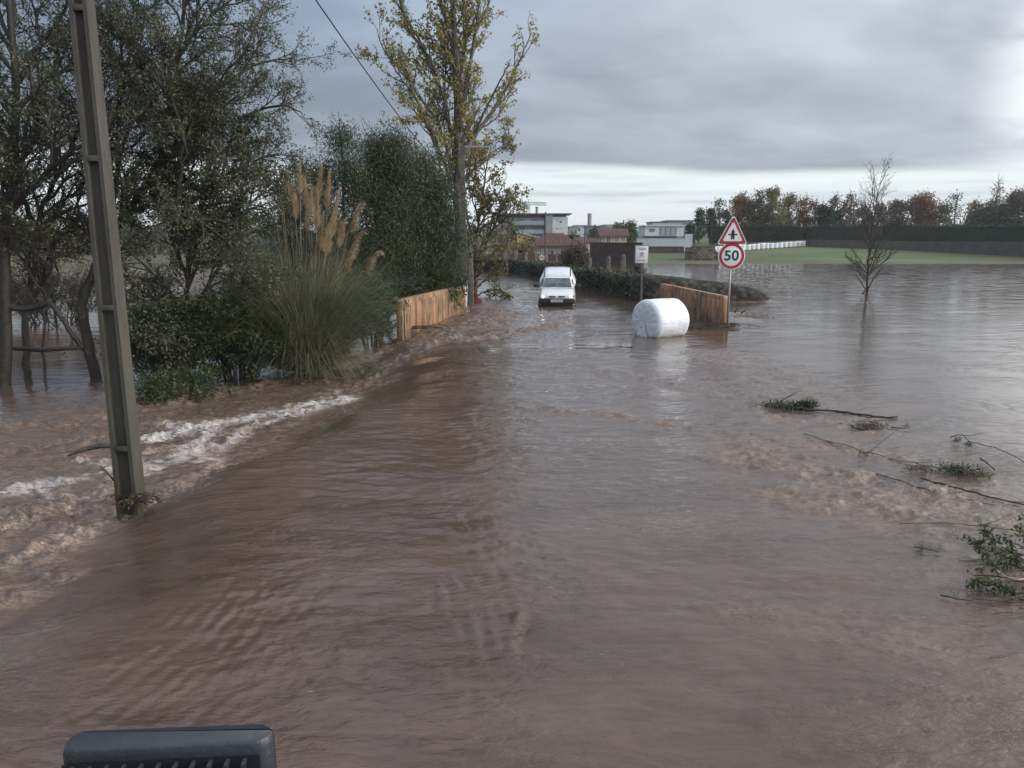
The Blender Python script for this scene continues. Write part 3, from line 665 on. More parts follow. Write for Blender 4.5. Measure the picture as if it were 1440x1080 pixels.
# ------------------------------------------------------------------ pampas grass
g_blade = leafmat('pampas_blade', [(.040, .062, .034), (.070, .100, .052), (.105, .125, .070), (.20, .175, .10), (.27, .225, .14)], .3)
g_stem = mk('pampas_stem', (.17, .13, .075), (.28, .22, .14), 8, .8)
g_plume = leafmat('pampas_plume', [(.34, .26, .16), (.52, .41, .27), (.66, .55, .39)], .55)
def strips(B, D, L, wid, curl, nseg, r):
    """curved grass blades as ribbons"""
    n = len(B); tt = np.linspace(0, 1, nseg + 1); P = np.zeros((n, nseg + 1, 3)); P[:, 0] = B; d = D.copy()
    for k in range(nseg):
        P[:, k + 1] = P[:, k] + d * (L / nseg)[:, None]; d = d.copy(); d[:, 2] -= (curl[:, 0] if hasattr(curl, 'shape') else curl) * (k + 1) / nseg; d /= np.linalg.norm(d, axis=1, keepdims=True)
    side = np.cross(D, np.array([0, 0, 1.0]) + r.normal(0, .3, (n, 3))); side /= np.linalg.norm(side, axis=1, keepdims=True)
    wk = wid * (1 - tt[None] ** 1.5 * .9) * np.ones((n, 1)); A = P + side[:, None] * wk[:, :, None]; Bq = P - side[:, None] * wk[:, :, None]
    V = np.stack([A, Bq], 2).reshape(n, -1, 3); m = (nseg + 1) * 2; q = np.arange(nseg) * 2
    f = np.stack([q, q + 1, q + 3, q + 2], -1)[None] + (np.arange(n) * m)[:, None, None]
    return V.reshape(-1, 3), f.reshape(-1, 4)
def pampas(px, py, Y, r0, n, Lm, label, seed, stems):
    r = np.random.default_rng(seed); b_ = at(px, py, Y); z0 = -.25; b_.z = z0
    root = empty('pampas_grass', b_, label, 'grass clump')
    a = r.uniform(0, 2 * np.pi, n); e = np.sqrt(r.uniform(0, 1, n)); B = np.stack([b_.x + r0 * e * np.cos(a), b_.y + r0 * .8 * e * np.sin(a), np.full(n, z0 - .05)], 1)
    tilt = np.abs(r.normal(0, .24, n)) + e * .32; low = r.random(n) < .30; tilt = np.where(low, r.uniform(.6, 1.15, n), tilt); tuft = r.normal(0, .17, (16, 3)); tuft[:, 2] = 0; D = np.stack([np.cos(a) * np.sin(tilt), np.sin(a) * np.sin(tilt), np.cos(tilt)], 1) + r.normal(0, .10, (n, 3)) + tuft[r.integers(0, 16, n)]; D /= np.linalg.norm(D, axis=1, keepdims=True)
    V, f = strips(B, D, Lm * np.where(low, r.uniform(.25, .55, n), r.uniform(.45, 1.15, n)), r.uniform(.004, .0085, (n, 1)), r.uniform(.15, .50, (n, 1)), 10, r); np_mesh('blades', V, f, g_blade, root)
    for (tx, ty, plen, bend) in stems:
        yy = Y + r.uniform(-.5, .5); tip = np.array(at(tx, ty, yy)); bx = b_.x + (tip[0] - b_.x) * .35 + r.normal(0, .12); s0 = np.array([bx, yy * .5 + Y * .5, z0])
        up = np.array([0, 0, 1.0]); Lh = np.linalg.norm(tip - s0); bend = bend + .25; c1 = s0 + (tip - s0) * .45 + up * bend * Lh * .16; c2 = s0 + (tip - s0) * .82 + up * bend * Lh * .17
        tt = np.linspace(0, 1, 14)[:, None]; P = (1 - tt) ** 3 * s0 + 3 * tt * (1 - tt) ** 2 * c1 + 3 * tt ** 2 * (1 - tt) * c2 + tt ** 3 * tip
        mb = MB(); mb.tube(P, np.linspace(.009, .003, 14), 4); st = mb.build('flower_stem', g_stem, root)
        if plen <= 0: continue
        L = plen * 1.5; seglen = np.linalg.norm(np.diff(P, axis=0), axis=1); cum = np.concatenate([[0], np.cumsum(seglen)]); tot = cum[-1]
        k = 620; s = r.uniform(0, 1, k); pos = tot - L + s * L; Q = np.stack([np.interp(pos, cum, P[:, j]) for j in range(3)], 1); dr = nrm(P[-1] - P[-4])
        Dd = dr[None] * 1.5 + r.normal(0, .48, (k, 3)) + np.array([0, 0, -.15]); Dd /= np.linalg.norm(Dd, axis=1, keepdims=True)
        V, f = strips(Q, Dd, (.25 * (1.1 - s * .75) * r.uniform(.6, 1.2, k) * min(1, L + .25)), .0055, .35, 3, r); np_mesh('plume', V, f, g_plume, st)
pst = [(452, 233, .55, .0), (464, 240, .6, .1), (478, 266, .8, .35), (512, 289, .55, 1.1), (486, 309, .5, .7), (513, 329, .55, 1.2), (537, 357, .5, 1.3), (497, 361, .35, 1.0), (447, 270, .6, .2), (421, 233, .45, .0), (428, 252, .45, .0), (403, 243, .35, .0), (455, 300, .6, .3), (438, 262, .5, .1), (470, 300, .7, .5),
       (392, 262, 0, 0), (396, 280, 0, 0), (410, 260, .3, 0), (415, 275, .4, 0), (386, 290, 0, 0), (400, 300, 0, 0), (433, 290, .4, .1), (423, 300, 0, .1), (462, 320, .45, .6)]
pampas(428, 492, 18.9, .62, 8000, 3.45, 'huge pampas grass clump with beige plumes on the bank left of the orange parapet', 51, pst)
# ------------------------------------------------------------------ concrete poles and cable
conc = bpy.data.materials.new('pole_concrete'); conc.use_nodes = True; t = NT(conc.node_tree); b = t.n['Principled BSDF']
tcn = t.new('ShaderNodeTexCoord'); oc = tcn.outputs['Object']; sp = t.new('ShaderNodeSeparateXYZ'); t.l.new(oc, sp.inputs[0])
c0 = t.ramp(t.noise(t.mapping(oc, (6, 6, 1.2)), 1.0, 6, .65), [(.3, (.038, .034, .029)), (.7, (.085, .079, .069))])
alg = t.math('MULTIPLY', t.mrange(sp.outputs[2], 3.6, .2), t.mrange(t.noise(t.mapping(oc, (5, 5, 1)), 1.0, 4, .6), .32, .6))
c0 = t.mix(t.math('MULTIPLY', alg, .5), c0, (.042, .048, .022))
c0 = t.mix(t.mrange(t.noise(t.mapping(oc, (22, 22, 14)), 1.0, 3, .5), .66, .72), c0, (.055, .05, .045))
t.l.new(c0, b.inputs['Base Color']); b.inputs['Roughness'].default_value = .85
wet = t.mrange(t.math('ADD', sp.outputs[2], t.math('MULTIPLY', t.noise(oc, 6, 4, .7), .5)), 1.25, .95)
lk = b.inputs['Base Color'].links[0].from_socket; t.l.new(t.mix(t.math('MULTIPLY', wet, .55), lk, (.035, .026, .018)), b.inputs['Base Color'])
bn = t.new('ShaderNodeBump'); bn.inputs['Strength'].default_value = .7; bn.inputs['Distance'].default_value = .012
t.l.new(t.noise(oc, 42, 5, .8), bn.inputs['Height']); t.l.new(bn.outputs[0], b.inputs['Normal'])
PX, PY = -4.40, 8.30
root = empty('utility_pole', (PX, PY, -.6), 'tall tapering concrete utility pole with recessed panels rising from the rapids at left', 'pole')
def pole_half(z): return .124 - (z + .6) * .0055, .114 - (z + .6) * .0050
def pcell(mb, z0, z1, rec):
    """one length of the pole: recess cut in the front and back faces"""
    rings = []
    for z in (z0, z1):
        a, d = pole_half(z); fl = .042; rc = .062 if rec else .0
        pts = [(-a, -d), (-a + fl, -d), (-a + fl + .012, -d + rc), (a - fl - .012, -d + rc), (a - fl, -d), (a, -d), (a, d), (a - fl, d), (a - fl - .012, d - rc), (-a + fl + .012, d - rc), (-a + fl, d), (-a, d)]
        rings.append([(PX + x, PY + y, z) for x, y in pts])
    mb.rings(rings, cap=False)
rungs = [at(150, yy, PY - .13).z for yy in (632, 433, 222, 8)] + [6.9, 8.5]
mb = MB(); prev = -.7
for z in rungs + [9.2]:
    pcell(mb, prev, z - .03, True); prev = z + .03
    if z < 9: pcell(mb, z - .03, z + .03, False)
me_ = mb.build('shaft', conc, root)
for z in rungs:
    a, d = pole_half(z); mb = MB(); mb.box(PX - a + .045, PX + a - .045, PY - d - .004, PY - d + .06, z - .026, z + .026); mb.build('rung', conc, root, bevel=.004)
mb = MB(); mb.box(PX - .5, PX + .5, PY - .05, PY + .05, 8.55, 8.65); mb.build('crossarm', mk('galv', (.30, .31, .32), (.42, .43, .44), 10, .5, metal=.7), root)
galv = MATS['galv']
# debris caught on the foot of the pole
def sticks(name, cx_, cy_, cz, n, spread, L, label, cat, seed, leafn=0, mat=None, ml=None, group=None, rad=.007, upf=.25):
    r = np.random.default_rng(seed); root = empty(name, (cx_, cy_, cz), label, cat, group); T = Tree(seed, lv=1, dens=(2,), leafd=0)
    for i in range(n):
        a = r.uniform(0, 2 * np.pi); p = np.array([cx_ + r.normal(0, spread), cy_ + r.normal(0, spread * .6), cz + r.uniform(-.01, .05)]); d = np.array([math.cos(a), math.sin(a) * .6, r.uniform(-.1, upf)]); q = L * r.uniform(.4, 1)
        T.limb([p - d * q / 2, p + np.array([0, 0, .02]), p + d * q / 2], rad * r.uniform(.5, 1.3), rad * .4, kids=False, lvl=2)
    if leafn: T.leaf.append(np.array([cx_, cy_, cz + .02]) + r.normal(0, 1, (leafn, 3)) * np.array([spread * 1.2, spread * .8, .03]))
    T.build(root, mat or bark_wet, ml or L_hay, .06, .4, trunk='twigs', crown='leaf_litter')
    for c_ in root.children: c_['kind'] = 'stuff'
    return root
p = Vector((-4.25, 8.16, -.04))
sticks('debris_pile', p.x + .02, p.y, p.z + .03, 34, .11, .42, 'small heap of sticks and straw caught against the foot of the pole', 'flood debris', 61, 160)
mb = MB(); q = at(150, 668, 8.1); mb.tube([at(161, 676, 8.05), at(150, 664, 8.0), at(141, 655, 7.95)], [.012, .01, .006], 5); o = mb.build('stick', bark_wet, None, True); tag(o, 'single dark stick poking up left of the pole foot', 'stick')
mb = MB(); mb.tube([at(165, 627, 9.6), at(140, 627, 9.6), at(118, 632, 9.5), at(95, 641, 9.3)], [.03, .035, .03, .01], 6); o = mb.build('drift_branch', bark_wet, None, True); tag(o, 'mossy branch sticking out of the rapids behind the pole', 'branch')
# distant pole beside the poplar
Yp = 34.6; pb = at(653, 420, Yp)
root = empty('utility_pole', (pb.x, Yp, -.2), 'dark slender utility pole standing against the poplar trunk', 'pole')
tz = at(651, 204, Yp).z
mb = MB(); mb.box(pb.x - .13, pb.x + .13, Yp - .11, Yp + .11, -.4, tz, t=.04); mb.build('shaft', mk('pole_far', (.07, .065, .06), (.13, .125, .115), 6, .85, .3), root)
mb = MB(); mb.box(pb.x - .02, pb.x + 1.25, Yp - .04, Yp + .04, tz - .10, tz - .03); mb.build('crossarm', galv, root)
pb = at(662, 415, 34.9)
mb = MB(); mb.box(pb.x - .14, pb.x + .14, 34.8, 35.05, -.3, at(660, 362, 34.9).z, t=.02); o = mb.build('concrete_post', mk('post_conc', (.085, .082, .075), (.15, .145, .13), 5, .85, .4), None, bevel=.01); tag(o, 'short dark concrete post just right of the slender utility pole', 'post')
# hydrant-like red marker and white insulator tube at its foot
p = at(670, 414, 35.6)
root = empty('red_barrier', (p.x, p.y, 0), 'small faded red plastic barrier half hidden beside the short concrete post', 'barrier')
mb = MB(); mb.box(p.x - .22, p.x + .28, p.y - .12, p.y + .12, -.2, .22, t=.05); mb.box(p.x - .12, p.x + .08, p.y - .08, p.y + .08, .2, .52, t=.03); mb.build('body', mk('red_plastic', (.16, .025, .022), (.11, .02, .02), 6, .5), root, bevel=.02)
p = at(655, 412, 34.2); mb = MB(); mb.cyl((p.x, p.y, .0), .05, .15, .55, 'z', 14); mb.cyl((p.x, p.y, 0), .035, -.3, .16, 'z', 10); mb.cyl((p.x, p.y, 0), .05, .55, .60, 'z', 14, r2=.02)
o = mb.build('marker_post', mk('white_plastic', (.6, .6, .6), (.7, .7, .7), 4, .5), None); tag(o, 'small white marker post at the foot of the slender utility pole', 'marker post')
# overhead cable
A = at(650, 268, 34.4); Bp = Vector((PX + .15, PY, 8.68))
def cable(A, B, sag, r0, r1, label, mat):
    P = []; n = 60
    for i in range(n + 1):
        u = i / n; p = A.lerp(B, u); p.z -= sag * 4 * u * (1 - u); P.append(p)
    mb = MB(); mb.tube(P, np.linspace(r0, r1, n + 1), 6); o = mb.build('overhead_cable', mat, None, True); return tag(o, label, 'cable')
blackc = mk('cable_black', (.012, .012, .013), None, rough=.6)
cable(A, Bp, .45, .014, .014, 'thick black cable running from the concrete pole overhead to the slender pole by the poplar', blackc)

# ------------------------------------------------------------------ parapets
def paramat(name, dirt, k=1.0):
    m = bpy.data.materials.new(name); m.use_nodes = True; t = NT(m.node_tree); b = t.n['Principled BSDF']
    tcn = t.new('ShaderNodeTexCoord'); oc = tcn.outputs['Object']
    v1 = t.noise(t.mapping(oc, (3.4, 3.4, .22)), 1.0, 5, .65); v2 = t.noise(t.mapping(oc, (15, 15, 1.1)), 1.0, 4, .7); v3 = t.noise(oc, 1.4, 4, .6)
    c = t.ramp(v1, [(q_, tuple(k * v_ for v_ in c_)) for q_, c_ in [(.36, (.14, .075, .042)), (.46, (.32, .175, .088)), (.56, (.40, .240, .130)), (.68, (.48, .325, .20))]])
    f = t.math('ADD', t.math('MULTIPLY', t.math('ADD', v2, t.math('MULTIPLY', v1, .7)), .6), t.math('MULTIPLY', v3, .35))
    c = t.mix(t.math('MULTIPLY', t.mrange(f, .72 - dirt * .2, .86 - dirt * .16), .92), c, (.055, .045, .030))
    t.l.new(c, b.inputs['Base Color']); b.inputs['Roughness'].default_value = .8
    bn = t.new('ShaderNodeBump'); bn.inputs['Strength'].default_value = .4; bn.inputs['Distance'].default_value = .02
    t.l.new(t.noise(t.mapping(oc, (20, 20, 6)), 1.0, 5, .7), bn.inputs['Height']); t.l.new(bn.outputs[0], b.inputs['Normal'])
    return m
def parapet(p0, p1, h0, h1, th, mat, label, face, seed):
    """solid concrete parapet with rounded shoulders, ribbed face"""
    p0 = Vector((p0[0], p0[1], 0)); p1 = Vector((p1[0], p1[1], 0)); L = (p1 - p0).length; ang = math.atan2(p1.y - p0.y, p1.x - p0.x)
    root = empty('parapet', (p0.x, p0.y, -.35), label, 'parapet', 'orange bridge parapets', ang)
    M = Matrix.Translation(p0) @ Matrix.Rotation(ang, 4, 'Z'); rc = .13
    def top(x): return h0 + (h1 - h0) * x / L
    poly = [(0, -.35), (0, top(0) - rc)] + [(rc - rc * math.cos(a), top(0) - rc + rc * math.sin(a)) for a in np.linspace(.25, 1.5, 5)] + [(L - rc + rc * math.sin(a), top(L) - rc + rc * math.cos(a)) for a in np.linspace(.07, 1.3, 5)] + [(L, top(L) - rc), (L, -.35)]
    mb = MB(); mb.prism(poly, -th / 2, th / 2, M); mb.build('wall', mat, root, bevel=.012)
    r = random.Random(seed); mb = MB(); x = .16
    while x < L - .2:
        wd_ = r.uniform(.09, .20); mb.box(x, x + wd_ - .035, face * (th / 2 - .01) - .012 * (face < 0) - .0, face * (th / 2 - .01) + .038 * (face > 0) , -.3, top(x) - .17, M) if face > 0 else mb.box(x, x + wd_ - .035, -th / 2 - .038, -th / 2 + .01, -.3, top(x) - .17, M); x += wd_
    mb.build('ribbed_face', mat, root, bevel=.006)
    mb = MB(); mb.box(-.02, L + .02, -th / 2 - .03, th / 2 + .03, -.4, -.02, M); 
    return root, M, L
pmL, pmR = paramat('parapet_left', .48), paramat('parapet_right', .50, 1.35)
a0 = on_z(562, 468, 0); a1 = on_z(651, 433, 0)
_, Ml, Ll = parapet(a0, a1, 1.06, 1.0, .20, pmL, 'orange concrete parapet left of the road, its outer end rounded', -1, 5)
mb = MB(); mb.box(Ll - .16, Ll - .06, -.16, -.125, .55, .92, Ml); o = mb.build('reflector_plate', MATS['white_plastic'], None, bevel=.005); tag(o, 'small white reflector plate fixed at the far end of the left parapet', 'reflector')
b0 = on_z(1020, 460, 0); b1 = Vector((6.75, 34.0, 0))
parapet(b0, b1, 1.04, 1.0, .20, pmR, 'black-streaked orange parapet right of the road behind the wrapped bale', 1, 6)
# debris lodged against the parapets
sticks('debris_pile', b0.x - .6, b0.y - .1, .05, 60, .5, 1.0, 'dark reed debris lodged between the wrapped bale and the right parapet', 'flood debris', 62, 300, rad=.014, upf=.15)
sticks('debris_pile', b0.x + .1, b0.y - .05, .08, 26, .12, .4, 'clump of black roots at the foot of the speed sign', 'flood debris', 63, 60, rad=.014)
m_ = (a0 + a1) / 2; sticks('debris_pile', a0.x + .55, a0.y + .9, .05, 26, .35, .9, 'thin twigs stranded along the base of the left parapet', 'flood debris', 64, 120, rad=.012, upf=.1)
p = on_z(1048, 446, 0); sticks('debris_pile', p.x, p.y, .03, 20, .35, .5, 'pale straw and foam raft just right of the speed sign', 'flood debris', 65, 420, rad=.008, upf=.05, mat=mk('straw', (.30, .24, .16), (.42, .34, .24), 6, .8))
for lab, l in (('dark stub of wood poking up right of the speed sign, the left of two', [(1032, 439), (1040, 432)]), ('dark stub of wood poking up right of the speed sign, the right of two', [(1041, 441), (1050, 435)])):
    q0 = on_z(*l[0], 0); q1 = at(l[1][0], l[1][1], q0.y); mb = MB(); mb.tube([q0 - Vector((.05, 0, .08)), q0.lerp(q1, .5), q1], [.035, .032, .02], 6); tag(mb.build('wood_stub', bark_wet, None, True), lab, 'stick', 'two wood stubs by the sign')

# ------------------------------------------------------------------ road signs
def rounded_poly(pts, r, n=5):
    o = []; m = len(pts)
    for i in range(m):
        p, a, c = Vector(pts[i]), Vector(pts[i - 1]), Vector(pts[(i + 1) % m]); u = (a - p).normalized(); v = (c - p).normalized(); h = math.acos(max(-1, min(1, u.dot(v)))) / 2
        cc = p + (u + v).normalized() * r / math.sin(h); s = p + u * r / math.tan(h); e = p + v * r / math.tan(h)
        a0_ = math.atan2(s.y - cc.y, s.x - cc.x); a1_ = math.atan2(e.y - cc.y, e.x - cc.x); da = (a1_ - a0_ + math.pi) % (2 * math.pi) - math.pi
        o += [(cc.x + r * math.cos(a0_ + da * k / n), cc.y + r * math.sin(a0_ + da * k / n)) for k in range(n + 1)]
    return o
s_white = mk('sign_white', (.66, .66, .66), (.72, .72, .72), 3, .35); s_red = mk('sign_red', (.33, .022, .035), (.28, .025, .035), 3, .4); s_blk = mk('sign_black', (.015, .022, .032), None, rough=.5)
s_back = mk('sign_back', (.25, .26, .27), (.32, .33, .34), 5, .5, metal=.5)
def text_mesh(txt, size, name, mat, parent, loc, off=0.0, sx=1.0, depth=.002):
    c = bpy.data.curves.new(name, 'FONT'); c.body = txt; c.size = size; c.align_x = 'CENTER'; c.align_y = 'CENTER'; c.offset = off; c.extrude = depth; c.space_character = 1.05
    o = bpy.data.objects.new(name, c); COL.objects.link(o); dg = bpy.context.evaluated_depsgraph_get(); me = bpy.data.meshes.new_from_object(o.evaluated_get(dg)); bpy.data.objects.remove(o)
    M = Matrix.Translation(loc) @ Matrix.Rotation(R(90), 4, 'X') @ Matrix.Scale(sx, 4, (1, 0, 0)); me.transform(wmat(parent).inverted() @ M); me.materials.clear(); return link(name, me, mat, parent)
Ys = 25.2; pb = at(1026, 462, Ys)
xs_ = at(1028, 360, Ys).x; zc_ = at(1029, 360, Ys - .1).z; rs = px2m(18.6, Ys) * 1.0
root = empty('speed_limit_sign', (xs_, Ys, -.3), 'round red-rimmed 50 speed sign under a red triangle on one grey post', 'road sign')
tcz = at(1029, 344, Ys).z
mb = MB(); mb.cyl((xs_, Ys, 0), .038, -.3, tcz + .62, 'z', 14, r2=.035); mb.build('post', galv, root, True)
ysf = Ys - .06
d_ = MB(); d_.cyl((xs_, ysf, zc_), rs, -.012, .018, 'y', 48); disc = d_.build('round_plate', s_white, root, bevel=.003)
def ring(mb, cx_, cy_, cz, ro, ri, d0, d1, n=48):
    rg = []
    for (rr, dd) in ((ro, d0), (ri, d0), (ri, d1), (ro, d1), (ro, d0)):
        rg.append([(cx_ + rr * math.cos(2 * math.pi * i / n), cy_ + dd, cz + rr * math.sin(2 * math.pi * i / n)) for i in range(n)])
    mb.rings(rg, cap=False)
mb = MB(); ring(mb, xs_, ysf - .012, zc_, rs * .935, rs * .735, -.005, 0); mb.build('red_rim', s_red, disc)
text_mesh('50', rs * 1.03, 'number', s_blk, disc, (xs_ - .005, ysf - .016, zc_ + .0), .010, 1.06)
tx, ty = at(1029, 305, Ys).z, at(1029, 344, Ys).z; hw = px2m(19.8, Ys)
tri = rounded_poly([(-hw * 1.08, 0), (hw * 1.08, 0), (0, (tx - ty) * 1.10)], .065)
def trip(k, mb, d0, d1):
    c = (0, (tx - ty) * .365); mb.prism([(xs_ + c[0] + (x - c[0]) * k, ty + c[1] + (z - c[1]) * k) for x, z in tri], d0, d1)
mb = MB(); trip(1.0, mb, ysf - .012, ysf + .014); tp = mb.build('triangle_plate', s_white, root)
mb = MB(); trip(.925, mb, ysf - .017, ysf - .012); mb.build('red_rim', s_red, tp)
mb = MB(); trip(.66, mb, ysf - .022, ysf - .017); inner = mb.build('white_field', s_white, tp)
cz_ = ty + (tx - ty) * .36
mb = MB(); sy = ysf - .027
mb.prism([(xs_ - .055, cz_ - .17), (xs_, cz_ - .12), (xs_ + .055, cz_ - .17), (xs_ + .055, cz_ + .10), (xs_, cz_ + .19), (xs_ - .055, cz_ + .10)], sy, sy + .005)
mb.box(xs_ - .15, xs_ - .055, sy, sy + .005, cz_ - .02, cz_ + .025); mb.box(xs_ + .055, xs_ + .15, sy, sy + .005, cz_ - .02, cz_ + .025); mb.build('crossroads_arrow', s_blk, tp)
for z in (zc_, cz_): mb = MB(); mb.box(xs_ - .07, xs_ + .07, ysf + .0145, Ys + .045, z - .03, z + .03); mb.build('bracket', galv, root)
# notice board further on
Yn = 36.0; x0, x1 = at(893.5, 360, Yn).x, at(911, 360, Yn).x; z1, z0 = at(902, 346, Yn).z, at(902, 370, Yn).z; xm = at(902.5, 400, Yn).x; cxm = (x0 + x1) / 2
root = empty('notice_sign', (xm, Yn, -.2), 'upright white notice board with small emblem on a brown post by the dark wall', 'sign')
mb = MB(); mb.box(xm - .045, xm + .045, Yn - .02, Yn + .05, -.2, z1 + .05); mb.build('post', mk('post_brown', (.10, .08, .07), (.15, .13, .11), 6, .8), root)
mb = MB(); mb.box(x0, x1, Yn - .06, Yn - .03, z0, z1); bd_ = mb.build('board', s_white, root, bevel=.004)
mb = MB(); mb.box(x0 - .03, x1 + .03, Yn - .065, Yn - .02, z1, z1 + .045); mb.box(x0 - .025, x0 - .001, Yn - .065, Yn - .02, z0, z1); mb.box(x1 + .001, x1 + .03, Yn - .065, Yn - .02, z0, z1); mb.build('frame', s_back, root)
s_grey = mk('sign_grey', (.07, .075, .085), None, rough=.6)
text_mesh('GUIA', .155, 'heading', s_grey, bd_, (cxm + .02, Yn - .064, z1 - .13), .002); 
hz = (z0 + z1) / 2 + .0; mb = MB()
mb.tube([(cxm + .10 * math.cos(a), Yn - .064, hz + .02 + .07 * math.sin(a)) for a in np.linspace(.25, 2.9, 8)], [.013] * 8, 4)
mb.tube([(cxm - .09, Yn - .064, hz - .11), (cxm, Yn - .066, hz + .02), (cxm + .09, Yn - .064, hz - .11)], [.013] * 3, 4); mb.tube([(cxm - .06, Yn - .064, hz + .04), (cxm, Yn - .066, hz + .0), (cxm + .06, Yn - .064, hz + .04)], [.009] * 3, 4); mb.build('emblem', s_grey, bd_)
mb = MB()
for k in range(9):
    if k != 4: mb.box(x0 + .08 + k * .045, x0 + .08 + k * .045 + .032, Yn - .064, Yn - .0605, z0 + .10, z0 + .10 + (.035 if k % 3 else .045))
mb.build('small_print', s_grey, bd_)['kind'] = 'stuff'
# round mirror/sign behind the van
Ym = 66.0; c = at(762, 362, Ym); root = empty('round_sign', (c.x, Ym, 0), 'small faded round no-turn sign on a thin post behind the van', 'sign')
mb = MB(); mb.cyl((c.x, Ym, 0), .03, -.2, c.z + .28, 'z', 8); mb.build('post', galv, root)
mb = MB(); mb.cyl((c.x, Ym - .06, c.z), .27, -.01, .02, 'y', 28); dd_ = mb.build('plate', mk('sign_faded', (.50, .42, .40), (.58, .52, .50), 5, .5), root)
mb = MB(); ring(mb, c.x, Ym - .07, c.z, .265, .215, -.006, 0, 28); mb.build('rim', mk('rim_faded', (.42, .22, .20), None, rough=.5), dd_)
mb = MB(); mb.box(c.x - .12, c.x + .09, Ym - .078, Ym - .072, c.z + .0, c.z + .05); mb.prism([(c.x - .17, c.z + .025), (c.x - .08, c.z - .05), (c.x - .08, c.z + .1)], Ym - .078, Ym - .072); mb.box(c.x + .05, c.x + .09, Ym - .078, Ym - .072, c.z - .13, c.z); mb.build('arrow', s_grey, dd_)

# ------------------------------------------------------------------ wrapped bales
def wrapmat(name, c1, c2):
    m = bpy.data.materials.new(name); m.use_nodes = True; t = NT(m.node_tree); b = t.n['Principled BSDF']
    tcn = t.new('ShaderNodeTexCoord'); oc = tcn.outputs['Object']
    n_ = t.noise(t.mapping(oc, (1.4, 6, 6)), 1.0, 5, .6, .4)
    t.l.new(t.ramp(n_, [(.3, c1), (.7, c2)]), b.inputs['Base Color']); b.inputs['Roughness'].default_value = .32
    b.inputs['Subsurface Weight'].default_value = .1; b.inputs['Subsurface Radius'].default_value = (.05, .05, .05)
    bn = t.new('ShaderNodeBump'); bn.inputs['Strength'].default_value = .8; bn.inputs['Distance'].default_value = .035
    sq = t.new('ShaderNodeSeparateXYZ'); t.l.new(oc, sq.inputs[0])
    w1 = t.noise(t.mapping(oc, (1.6, 8, 8)), 1.0, 6, .65, 2.0); lap = t.math('FRACT', t.math('ADD', t.math('MULTIPLY', sq.outputs[0], 3.4), t.math('MULTIPLY', sq.outputs[2], .35)))
    t.l.new(t.math('ADD', w1, t.math('MULTIPLY', lap, .35)), bn.inputs['Height'])
    mud = t.mrange(t.math('ADD', sq.outputs[2], t.math('MULTIPLY', t.noise(oc, 7, 4, .7), .22)), -.30, -.38); src = b.inputs['Base Color'].links[0].from_socket
    t.l.new(t.mix(t.math('MULTIPLY', mud, .7), src, (.26, .19, .14)), b.inputs['Base Color']); t.l.new(bn.outputs[0], b.inputs['Normal']); return m
wrap = wrapmat('bale_wrap', (.58, .63, .68), (.78, .81, .84))
def bale_mesh(L, Rr, seed, nseg=64, na=72):
    r = np.random.default_rng(seed); xs_ = np.concatenate([[-L / 2] * 1, np.linspace(-L / 2, L / 2, nseg), [L / 2]])
    prof = []
    for x in np.linspace(0, 1, 9)[:-1]: prof.append((-L / 2 - .012 + .02 * (1 - x) , (Rr - .19) * x))
    e = .19
    for a in np.linspace(0, math.pi / 2, 7): prof.append((-L / 2 + e - e * math.cos(a), Rr - e + e * math.sin(a)))
    for x in np.linspace(-L / 2 + e, L / 2 - e, 26)[1:-1]: prof.append((x, Rr))
    for a in np.linspace(math.pi / 2, 0, 7): prof.append((L / 2 - e + e * math.cos(a), Rr - e + e * math.sin(a)))
    for x in np.linspace(1, 0, 9)[1:]: prof.append((L / 2, (Rr - .19) * x))
    prof = np.array(prof); th = np.arange(na) * 2 * np.pi / na; X = np.repeat(prof[:, 0][:, None], na, 1); RR = np.repeat(prof[:, 1][:, None], na, 1); TH = np.repeat(th[None], len(prof), 0)
    u = X * 2.2; band = (RR > Rr * .8)
    dr = .012 * perlin(u * 1.6 + 3, TH * 1.9) + .006 * perlin(u * 9, TH * 1.2 + 8) * band + .010 * np.sin(TH * 2 + .5)
    RR2 = np.maximum(RR + dr * (RR > .05), 0)
    # folds gathered in the end faces
    X2 = X + np.where(~band, -np.sign(X) * .030 * np.abs(np.sin(TH * 5 + 3 * perlin(TH, RR * 3))) * (RR / Rr), 0)
    zz = RR2 * np.sin(TH); zz = np.where(zz < -Rr * .80, -Rr * .80 - (-(zz) - Rr * .80) * .4, zz)
    V = np.stack([X2, RR2 * np.cos(TH), zz], -1).reshape(-1, 3); m = len(prof); i = np.arange(m - 1)[:, None] * na; j = np.arange(na)[None]; j2 = (j + 1) % na
    Fc = np.stack([i + j, i + j2, i + na + j2, i + na + j], -1).reshape(-1, 4); return V, Fc
